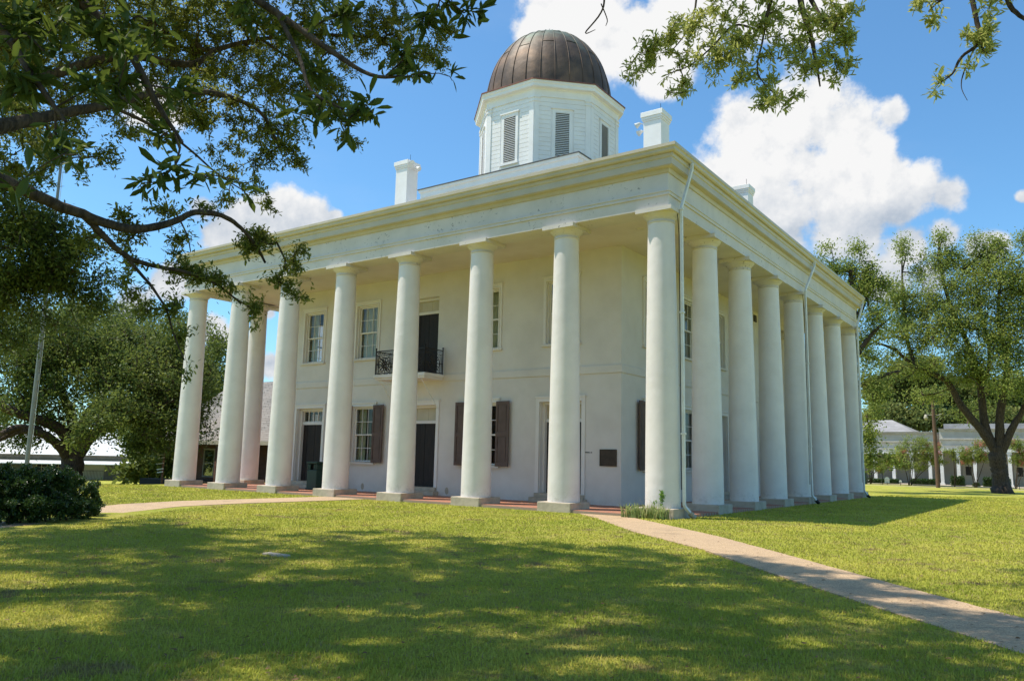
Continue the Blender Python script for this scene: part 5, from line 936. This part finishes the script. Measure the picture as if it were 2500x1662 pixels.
class Grow:
    """skeleton of limbs, then twigs grown from the nearest point of it to every leaf spray"""
    def __init__(s, limbs, step=0.25):
        s.limbs = limbs; pts = []; par = []; rad = []
        for L_ in limbs:
            L_ = np.array(L_, float); prev = -1
            for a, b in zip(L_[:-1], L_[1:]):
                k = max(1, int(np.linalg.norm(b[:3]-a[:3])/step))
                for i in range(k+1 if b is L_[-1] else k):
                    q = a+(b-a)*i/k; pts.append(q[:3]); rad.append(q[3]); par.append(prev); prev = len(pts)-1
        s.p = np.array(pts); s.par = list(par); s.rad = list(rad); s.n0 = len(pts); s.step = step; s.tips = []
    def grow(s, T_, r0, wob=0.25, sag=0.0):
        cap = s.n0+len(T_)*12+16; buf = np.zeros((cap, 3)); buf[:s.n0] = s.p; n = s.n0
        d0 = np.array([np.min(np.sum((s.p-t)**2, 1)) for t in T_]); order = np.argsort(d0)
        for t in T_[order]:
            d2 = np.sum((buf[:n]-t)**2, 1); j = int(np.argmin(d2)); a = buf[j].copy(); L_ = math.sqrt(d2[j]); k = int(min(10, max(1, L_/s.step)))
            off = rng.normal(size=3)*L_*wob*0.35; prev = j
            for i in range(1, k+1):
                f = i/k; q = a+(t-a)*f+off*math.sin(math.pi*f)+np.array([0, 0, L_*sag*math.sin(math.pi*f)])+(rng.normal(size=3)*s.step*0.10 if i < k else 0)
                if n >= cap-1: break
                buf[n] = q; s.par.append(prev); s.rad.append(0); prev = n; n += 1
            s.tips.append(prev)
        s.p = buf[:n].copy(); s.r0 = r0
        cnt = np.zeros(n)
        for t in s.tips: cnt[t] += 1
        for i in range(n-1, s.n0-1, -1):
            if s.par[i] >= 0: cnt[s.par[i]] += cnt[i]
        rad = np.array(s.rad); k = np.arange(n) >= s.n0; rad[k] = r0*np.maximum(cnt[k], 1)**0.42; s.rad = rad
        return s
    def tipdirs(s):
        t = np.array(s.tips); pr = np.array(s.par)[t]; return s.p[t], unit(s.p[t]-s.p[pr])
    def mesh(s, name, m, parent, sides=5, limb_sides=10, gnarl=0.0):
        q = MB(parent.location if parent else (0, 0, 0))
        for L_ in s.limbs:
            L_ = np.array(L_, float); n = len(L_)
            # smooth the polyline
            t = np.arange(n); tt = np.linspace(0, n-1, (n-1)*5+1); pts = []
            for u in tt:
                i = int(min(u, n-2)); f = u-i; p0, p1, p2, p3 = L_[max(i-1, 0)], L_[i], L_[i+1], L_[min(i+2, n-1)]
                pts.append(0.5*((2*p1)+(-p0+p2)*f+(2*p0-5*p1+4*p2-p3)*f*f+(-p0+3*p1-3*p2+p3)*f**3))
            pts = np.array(pts)
            if gnarl: pts[1:-1, :3] += rng.normal(size=(len(pts)-2, 3))*gnarl*pts[1:-1, 3:4]; pts[:, 3] *= 1+rng.normal(size=len(pts))*0.03
            q.tube([tuple(p[:3]) for p in pts], [max(float(p[3]), 0.002) for p in pts], limb_sides)
        idx = np.arange(s.n0, len(s.p)); pr = np.array(s.par)[idx]; A, Bp = s.p[pr], s.p[idx]; rB = s.rad[idx]; rA = np.minimum(s.rad[pr], rB*1.35)
        D_ = unit(Bp-A); U = unit(np.cross(D_, np.array([0.31, 0.17, 0.93]))); W_ = np.cross(D_, U); V = []; k = sides
        for (c, r) in ((A, rA), (Bp, rB)):
            for j in range(k): a = 2*math.pi*j/k; V.append(c+(U*math.cos(a)+W_*math.sin(a))*r[:, None])
        V = np.stack(V, 1).reshape(-1, 3)-np.array(q.o); i = np.arange(len(idx))[:, None]*2*k
        F = np.concatenate([i+np.array([[j, (j+1) % k, (j+1) % k+k, j+k]]) for j in range(k)], 0)
        b0 = len(q.v); q.v += V.tolist(); q.f += (F+b0).tolist(); q.sm += [True]*len(F)
        return q.build(name, m, parent)
def sprays(g, nl, ll, lw, m, parent, name='crown', spread=0.9, up=0.25, back=0.12, droop=0.0, simple=False, jitter=0.0):
    tp, td = g.tipdirs(); n = len(tp); k = rng.poisson(nl, n)+2; I = np.repeat(np.arange(n), k); D0 = td[I]
    P0 = tp[I]-D0*(rng.random(len(I))**1.4)[:, None]*back+rng.normal(size=(len(I), 3))*jitter
    D_ = unit(D0*(1.0-spread*0.55)+rng.normal(size=(len(I), 3))*spread*0.62+np.array([0, 0, up-droop]))
    Nn = unit(rng.normal(size=(len(I), 3))*0.55+np.array([0, 0, 1.0])); L_ = ll*rng.uniform(0.65, 1.15, len(I)); W_ = L_*lw*rng.uniform(0.8, 1.2, len(I))
    V, F = (leaves4 if simple else leaves6)(P0, D_, Nn, L_, W_)
    return np_mesh(name, V-np.array(parent.location if parent else (0, 0, 0)), F, m, parent)
def targets(blobs, cov, sa, shell=0.0, clump=0.22, csz=10):
    """enough sprays of leaf area sa to cover each blob cov times, gathered in clumps so that gaps stay"""
    out = []
    for b in blobs:
        n = int(cov*b[5]*math.pi*b[3]*b[4]/sa)+2; k = max(1, n//csz)
        c = in_blob(k, b, shell); P_ = c[rng.integers(0, k, n)]+rng.normal(size=(n, 3))*np.array([b[3], b[3], b[4]])*clump
        out.append(P_)
    return np.concatenate(out)
def tree(name, loc): return empty(name, loc)
TD = TREE_DATA

# ---- the big oak whose crown hangs over the left of the view (trunk left of the frame)
FH = np.array([-0.5812, 0.8138]); RH = np.array([0.8138, 0.5812]); C0 = np.array([9.407, -20.53])
def fr(f, r, z): q = C0+FH*f+RH*r; return (float(q[0]), float(q[1]), z)
base = fr(7.5, -10.5, -0.3)
t = tree('oak_tree', base); tag(t, 'large spreading oak overhanging from the upper left with dark leaves against the sky', 'tree', 'oaks on the courthouse lawn')
trunk_limbs = [[fr(7.5, -10.5, -0.5)+(.55,), fr(7.5, -10.5, 0.6)+(.46,), fr(7.4, -10.4, 2.2)+(.42,), fr(7.3, -10.1, 3.4)+(.38,)],
    [fr(7.4, -10.3, 2.6)+(.22,), fr(7.2, -8.6, 3.1)+(.14,), fr(6.6, -6.2, 3.2)+(.09,), TD['MIDLIMB'][0][0]],
    [fr(7.3, -10.1, 3.1)+(.25,), fr(7.0, -8.4, 4.0)+(.16,), fr(6.9, -6.4, 4.3)+(.10,), TD['MIDLIMB'][3][0]],
    [fr(7.3, -10.1, 3.4)+(.30,), fr(8.0, -8.4, 5.2)+(.20,), fr(8.6, -6.6, 5.6)+(.10,), TD['MIDLIMB'][5][0]],
    [fr(7.3, -10.1, 3.3)+(.30,), fr(5.8, -7.0, 5.6)+(.18,), fr(4.6, -3.6, 6.6)+(.12,), fr(4.4, 0.5, 7.2)+(.07,), fr(5.4, 3.2, 7.4)+(.03,)],
    [fr(7.3, -10.1, 3.3)+(.32,), fr(9.5, -7.0, 7.6)+(.18,), fr(10.5, -4.0, 9.8)+(.12,), fr(11.0, -0.5, 10.6)+(.05,)],
    [fr(7.3, -10.1, 3.4)+(.30,), fr(7.0, -8.2, 7.2)+(.2,), fr(6.8, -5.0, 9.2)+(.13,), fr(7.2, -1.0, 10.0)+(.07,), fr(7.4, 2.2, 9.8)+(.03,)],
    [fr(7.3, -10.2, 3.0)+(.22,), fr(4.0, -6.2, 3.9)+(.12,), fr(2.8, -4.2, 3.5)+(.06,), fr(2.6, -3.0, 3.1)+(.035,)],
    [fr(7.3, -10.2, 3.2)+(.26,), fr(11.5, -11.5, 6.0)+(.16,), fr(14.0, -11.0, 8.4)+(.08,)]]
gm = Grow(trunk_limbs+TD['MIDLIMB'], 0.14); gm.grow(targets(TD['MID'], 1.85, 0.0075, 0.0, 0.20, 7), 0.0018, 0.3)
gm.mesh('trunk', M['bark'], t, 4, 10, 0.08)
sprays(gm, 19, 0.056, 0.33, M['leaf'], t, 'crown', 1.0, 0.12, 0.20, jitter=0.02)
# low twigs with large leaves close to the viewer
near_limbs = TD['NEARLIMB']+[[fr(2.6, -3.0, 3.1)+(.035,), TD['NEARLIMB'][0][0]], [fr(2.6, -3.0, 3.1)+(.035,), TD['NEARLIMB'][1][0]], [fr(2.6, -3.0, 3.1)+(.03,), TD['NEARLIMB'][4][0]]]
gn = Grow(near_limbs, 0.06); gn.grow(targets(TD['NEAR'], 1.15, 0.0068, 0.0, 0.2, 4), 0.0014, 0.3)
gn.mesh('branch', M['bark'], t, 5, 8, 0.05)
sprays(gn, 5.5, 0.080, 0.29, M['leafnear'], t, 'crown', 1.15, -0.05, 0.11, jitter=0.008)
# the rest of the crown above the frame, which shades the lawn
def over(cells):
    out = []
    for (f, r, z, rh, rv, n) in cells:
        x, y, _ = fr(f, r, 0); k = max(3, n//15); c = in_blob(k, (x, y, z, rh, rv)); out.append(c[rng.integers(0, k, n)]+rng.normal(size=(n, 3))*np.array([.24, .24, .14]))
    return np.concatenate(out)
go = Grow(trunk_limbs, 0.35)
OVER = OVERCELLS
go.grow(over(OVER), 0.0032, 0.3)
go.mesh('upper_branches', M['bark'], t, 4, 10, 0.08)
sprays(go, 34, 0.095, 0.38, M['leaf'], t, 'crown', 1.1, 0.1, 0.26, jitter=0.09)

# ---- a second oak at far left, further back
t = tree('oak_tree', TD['AFARLIMB'][0][0][:3]); tag(t, 'oak crown at the far left, hanging below the dark overhanging limb', 'tree', 'oaks on the courthouse lawn')
g = Grow(TD['AFARLIMB'], 0.3); g.grow(targets(TD['AFAR'], 3.2, 0.028, 0.3), 0.004, 0.3); g.mesh('trunk', M['bark'], t, 4, 12, 0.1)
sprays(g, 26, 0.09, 0.4, M['leafD'], t, 'crown', 1.1, 0.1, 0.3, simple=True, jitter=0.12)

# ---- the oak to the right of the camera whose tips hang into the top right
base = fr(1.2, 8.2, -0.3); t = tree('oak_tree', base); tag(t, 'oak with pale green branch tips hanging from the top right', 'tree', 'oaks on the courthouse lawn')
lb = [[fr(1.2, 8.2, -0.5)+(.42,), fr(1.2, 8.2, 1.5)+(.36,), fr(1.4, 8.0, 3.6)+(.30,)], [fr(1.4, 8.0, 3.6)+(.22,), fr(2.8, 6.0, 5.6)+(.13,), fr(4.6, 3.8, 6.4)+(.08,), TD['BLIMB'][0][0]],
      [fr(4.0, 4.6, 6.2)+(.07,), TD['BLIMB'][2][0]], [fr(4.6, 3.8, 6.4)+(.05,), TD['BLIMB'][5][0]], [fr(2.8, 6.0, 5.6)+(.09,), fr(4.5, 5.2, 5.7)+(.05,), TD['CLIMB'][0][0]], [fr(4.5, 5.2, 5.7)+(.04,), TD['CLIMB'][3][0]],
      [fr(4.6, 3.8, 6.4)+(.04,), TD['TWIG'][0][0]], [fr(1.4, 8.0, 3.6)+(.22,), fr(0.5, 5.5, 6.2)+(.12,), fr(0.8, 3.0, 7.2)+(.05,)], [fr(1.4, 8.0, 3.6)+(.2,), fr(2.2, 8.6, 6.5)+(.1,), fr(3.5, 7.8, 8.6)+(.04,)]]
g = Grow(lb+TD['BLIMB']+TD['CLIMB']+TD['TWIG'], 0.12); g.grow(targets(TD['B']+TD['C'], 1.7, 0.0042, 0.0, 0.2, 5), 0.0014, 0.3); g.mesh('trunk', M['bark'], t, 4, 10, 0.06)
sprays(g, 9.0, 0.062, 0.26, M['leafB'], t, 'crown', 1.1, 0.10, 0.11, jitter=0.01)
g = Grow(lb, 0.35); g.grow(over(OVERB), 0.003, 0.3); g.mesh('upper_branches', M['bark'], t, 4, 8)
sprays(g, 26, 0.10, 0.36, M['leafB'], t, 'crown', 1.1, 0.1, 0.28, jitter=0.10)

# ---- background trees
def bgtree(label, key, limbs, m, per, nl, ll, lw=0.5, jit=0.28, r0=0.012, step=0.9, shell=0.6, back=0.5, group='trees in the background', name='oak_tree', sides=4, gn_=0.05):
    t = tree(name, tuple(limbs[0][0][:3])); tag(t, label, 'tree', group)
    g = Grow(limbs, step); g.grow(targets(TD[key], per, nl*ll*ll*lw*0.3, shell, 0.28, 8), r0, 0.25); g.mesh('trunk', M['bark'], t, sides, 12, gn_)
    sprays(g, nl, ll, lw, m, t, 'crown', 1.2, 0.15, back, jitter=jit, simple=True); return t
bgtree('broad live oak with thick black trunk at left, before the metal roofed building', 'OAKL', TD['OAKLLIMB'], M['leafD'], 5.0, 44, 0.20)
bgtree('tall oak crown rising behind the live oak, left of the courthouse columns', 'OAKL2', TD['OAKL2LIMB'], M['leafD'], 4.5, 44, 0.28, jit=0.45, step=1.4, back=0.8)
bgtree('tall light green oak with forked dark trunk on the right lawn before the offices', 'OAKR', TD['OAKRLIMB'], M['leafR'], 2.3, 40, 0.19, jit=0.30)
bgtree('green oak standing behind the far right corner of the courthouse, drooping low', 'OAKR2', TD['OAKR2LIMB'], M['leafR'], 3.0, 44, 0.20, jit=0.28)
def mass(name, key, m, n_per, ll, label=None):
    out = []
    for b in TD[key]: out.append(in_blob(int(n_per*b[5]*b[3]*b[4]), b, 0.5))
    P0 = np.concatenate(out); cl = rng.normal(size=(len(P0)//30+1, 3))*0.7; P0 = P0+cl[rng.integers(0, len(cl), len(P0))]*0.4
    n = len(P0); V, F = leaves4(P0, unit(rng.normal(size=(n, 3))), unit(rng.normal(size=(n, 3))*0.6+np.array([0, 0, 1])), ll*rng.uniform(.6, 1.2, n), ll*0.6*rng.uniform(.6, 1.2, n))
    return tag(np_mesh(name, V, F, m), kind='stuff')
mass('woodland', 'WOODR', M['leafW'], 700, 0.5); mass('woodland', 'WOODL', M['leafD'], 500, 0.42)
# crape myrtles with pink flowers
def crape(label, key, x, y, bloomn, seed):
    t = tree('crape_myrtle', (x, y, -0.3)); tag(t, label, 'small tree', 'crape myrtles along the street'); r_ = random.Random(seed)
    b = TD[key]; limbs = []
    for q in b[:5]:
        limbs.append([(x+r_.uniform(-.1, .1), y, -0.4, .05), (x+(q[0]-x)*0.35, y+(q[1]-y)*0.3, 0.7, .035), (x+(q[0]-x)*0.8, y+(q[1]-y)*0.8, q[2]-q[4]*0.6, .02), (q[0], q[1], q[2]+q[4]*0.3, .01)])
    g = Grow(limbs, 0.25); g.grow(targets(b, 4.0, 0.045, 0.3), 0.004, 0.2); g.mesh('trunk', M['bark'], t, 4, 6)
    sprays(g, 9, 0.13, 0.5, M['leafR'], t, 'crown', 1.2, 0.2, 0.25, jitter=0.08, simple=True)
    if bloomn:
        tp, td = g.tipdirs(); k = rng.choice(len(tp), min(bloomn, len(tp)), replace=False); P0 = np.repeat(tp[k], 90, 0)+rng.normal(size=(90*len(k), 3))*np.array([.11, .11, .14]); n = len(P0)
        V, F = leaves4(P0, rng.normal(size=(n, 3)), rng.normal(size=(n, 3)), np.full(n, .07), np.full(n, .07)); np_mesh('blossom', V-np.array(t.location), F, M['bloom'], t)
crape('spreading crape myrtle with pink flowers directly left of the utility pole', 'CREPE1', -3.45, 62, 12, 1)
crape('crape myrtle with pink flowers just left of the big forked oak trunk', 'CREPE2', 1.9, 62, 10, 2)
crape('crape myrtle with pink flowers at the right edge behind the big oak', 'CREPE3', 4.9, 62, 9, 3)
crape('thin sparse crape myrtle without flowers just right of the utility pole', 'CREPE4', 0.3, 62, 0, 4)
crape('crape myrtle half hidden beside the last courthouse column, few pink flowers', 'CREPE5', -6.9, 62, 3, 5)
# clipped low hedges across the street
def hedgebox(label, x0, x1, y0, y1, z1, round_=False):
    o = empty('clipped_hedge', ((x0+x1)/2, (y0+y1)/2, -0.3)); n = int(2600*(x1-x0)*(y1-y0)+900); u = rng.random((n, 3)); P0 = np.array([x0, y0, -0.3])+u*np.array([x1-x0, y1-y0, z1+0.3])
    ax = rng.integers(0, 5, n); P0[ax == 0, 1] = y0; P0[ax == 1, 2] = z1; P0[ax == 2, 0] = np.where(rng.random((ax == 2).sum()) < .5, x0, x1); P0 += rng.normal(size=P0.shape)*0.04
    V, F = leaves4(P0, rng.normal(size=(n, 3)), rng.normal(size=(n, 3)), np.full(n, .11), np.full(n, .07)); np_mesh('foliage', V-np.array(o.location), F, M['leafH'], o)
    m = MB(o.location); m.box(x0+.1, x1-.1, y0+.1, y1-.1, -0.35, z1-.1); m.build('stem', M['bark'], o); tag(o, label, 'hedge', 'clipped hedges before the white buildings')
hedgebox('long low clipped hedge between the last column and the round topped sign', -9.5, -5.1, 65, 66, 0.12); hedgebox('low clipped hedge between the pink crape myrtle and the utility pole', -3.75, -1.75, 65, 66, 0.22)
hedgebox('taller clipped bush right of the utility pole before the office door', -0.35, 0.60, 65, 66, 0.58); hedgebox('clipped bush just left of the big forked oak trunk', 2.3, 2.98, 65, 66, 0.55); hedgebox('clipped bush just right of the big forked oak trunk', 3.75, 4.3, 65, 66, 0.5)
hedgebox('very small clipped bush between the two office doors', 1.45, 1.85, 65, 65.6, 0.0)
# ---- loose dark hedge at the left by the path
hb = TD['HEDGEL']; t = tree('hedge', (-8.4, -12.6, -0.3)); tag(t, 'dense dark green hedge beside the path at the left edge of the lawn', 'hedge')
limbs = [[(b[0]+rng.uniform(-.2, .2), b[1]+rng.uniform(-.2, .2), -0.35, .02), (b[0], b[1], b[2]-b[4]*0.3, .015), (b[0]+rng.uniform(-.1, .1), b[1], b[2]+b[4]*0.4, .006)] for b in hb for _ in range(2)]
g = Grow(limbs, 0.12); g.grow(targets([(b[0], b[1], b[2], b[3]*1.0, b[4]*1.02, b[5]) for b in hb], 4.5, 0.0065, 0.8, 0.12), 0.0012, 0.2); g.mesh('stems', M['bark'], t, 3, 5)
sprays(g, 16, 0.055, 0.5, M['leafH'], t, 'foliage', 1.1, 0.35, 0.10, jitter=0.02)
# ---- iris clump and sprout at the corner plinth
def blades_clump(name, label, n, x0, x1, y0, y1, h, w_, m, cat):
    o = empty(name, ((x0+x1)/2, (y0+y1)/2, -0.28)); V = []; F = []
    for k in range(n):
        x, y = rng.uniform(x0, x1), rng.uniform(y0, y1); a = rng.uniform(0, 2*math.pi); hh = h*rng.uniform(.55, 1.1); lean = rng.uniform(.1, .6)*hh; b0 = len(V); sd_ = np.array([-math.sin(a), math.cos(a), 0]); dr = np.array([math.cos(a), math.sin(a), 0])
        for i in range(5):
            f = i/4; c = np.array([x, y, -0.28])+dr*lean*f**2+np.array([0, 0, hh*(f-0.25*f**3*(lean/hh))]); ww = w_*(1-f**2.2)*0.5+0.001; V += [c-sd_*ww, c+sd_*ww]
        for i in range(4): F.append((b0+2*i, b0+2*i+1, b0+2*i+3, b0+2*i+2))
    tag(o, label, cat); np_mesh('leaf_blades', np.array(V)-np.array(o.location), np.array(F), m, o); return o
blades_clump('iris_clump', 'clump of long pale green strap leaves at the foot of the corner column', 330, -0.78, 0.46, -0.98, -0.62, 0.42, 0.030, M['iris'], 'plant')
o = empty('sapling', (0.30, -0.80, -0.28)); tag(o, 'bright green leafy sprout standing upright against the corner column', 'plant')
g = Grow([[(0.30, -0.80, -0.3, .008), (0.31, -0.80, 0.1, .007), (0.34, -0.80, 0.5, .004)], [(0.12, -0.8, -0.3, .005), (0.10, -0.8, 0.2, .003)]], 0.05); g.grow(np.concatenate([in_blob(46, (0.34, -0.80, 0.30, 0.08, 0.24)), in_blob(10, (0.12, -0.80, 0.10, 0.07, 0.16))]), 0.0015, 0.2); g.mesh('stem', M['iris'], o, 3, 5)
sprays(g, 4, 0.05, 0.55, M['sprout'], o, 'foliage', 1.2, 0.2, 0.04)
o = blades_clump('dry_weeds', 'thin dry brown stalks among the strap leaves by the corner column', 26, -0.35, 0.2, -0.8, -0.66, 0.62, 0.008, M['plinth'], 'plant')

# ---- mown grass blades on the lawn near the viewer
def on_path(x, y):
    def side(a, b): return (b[0]-a[0])*(y-a[1])-(b[1]-a[1])*(x-a[0])
    r = np.zeros(len(x), bool)
    def poly(pts):
        ins = np.zeros(len(x), bool); n = len(pts); j = n-1
        for i in range(n):
            xi, yi = pts[i]; xj, yj = pts[j]
            c = ((yi > y) != (yj > y)) & (x < (xj-xi)*(y-yi)/(yj-yi+1e-12)+xi); ins ^= c; j = i
        return ins
    return poly([(-2.30, -0.62), (-1.4, -1.5), (1.42, -4.73), (3.87, -6.96), (6.31, -9.78), (7.77, -11.39), (8.95, -12.64), (16, -20), (17.3, -18.9), (8.87, -10.80), (7.38, -9.15), (5.3, -6.73), (3.2, -4.35), (0.99, -2.25), (0.13, -1.45), (-0.75, -0.62)]) | \
        poly([(-12.95, -0.60), (-12.95, -2.5), (-13.0, -6.4), (-12.4, -8.6), (-10.6, -11.2), (-8.8, -13.6), (-5.6, -18.4), (-2.4, -23), (-1.0, -22), (-5.2, -15.4), (-7.0, -12.3), (-9.0, -9.5), (-10.3, -7.6), (-10.7, -5.8), (-10.75, -2.5), (-10.75, -0.6)])
NB = NBLADES
u = rng.random(NB); f = 2.6+(46-2.6)*u**2.3; r = (rng.random(NB)*2-1)*(f*0.92+1.5); X = C0[0]+FH[0]*f+RH[0]*r; Y = C0[1]+FH[1]*f+RH[1]*r
k = ~on_path(X+rng.normal(size=NB)*0.03, Y+rng.normal(size=NB)*0.03) & ~((X < 0.6) & (Y > -0.65)) & (Y < 40) & ~((X < 0.6) & (X > -23.7) & (Y > -0.65)); X, Y, f = X[k], Y[k], f[k]; n = len(X)
den = 0.55+0.45*np.sin(X*3.1+np.sin(Y*2.3)*2)*np.sin(Y*2.7+np.sin(X*1.9)*2)
a = rng.uniform(0, 2*np.pi, n); h = rng.uniform(.012, .034, n)*(1+f*0.014)*(0.8+0.35*den); wd = 0.0020+0.00065*f; ln = rng.uniform(.1, 1.1, n)*h
Z = gz(X, Y); A = np.stack([X-np.sin(a)*wd, Y+np.cos(a)*wd, Z-0.004], 1); B_ = np.stack([X+np.sin(a)*wd, Y-np.cos(a)*wd, Z-0.004], 1); C_ = np.stack([X+np.cos(a)*ln, Y+np.sin(a)*ln, Z+h], 1)
V = np.stack([A, B_, C_], 1).reshape(-1, 3); F = np.arange(3*n).reshape(-1, 3)
tag(np_mesh('grass', V, F, M['blade']), kind='stuff')
# fallen leaves
n = 1300; f = 3.0+14*rng.random(n)**1.3; r = (rng.random(n)*2-1)*f*0.72; P0 = np.stack([C0[0]+FH[0]*f+RH[0]*r, C0[1]+FH[1]*f+RH[1]*r, np.full(n, -0.248)], 1)
V, F = leaves6(P0, rng.normal(size=(n, 3))*np.array([1, 1, .15]), rng.normal(size=(n, 3))*.3+np.array([0, 0, 1]), rng.uniform(.025, .065, n), rng.uniform(.010, .024, n)); tag(np_mesh('fallen_leaves', V, F, mat('dry_leaves', leafm((0.16, 0.09, 0.045, 1), (0.28, 0.17, 0.08, 1), (0.35, 0.24, 0.12, 1), 0.2))), kind='stuff')
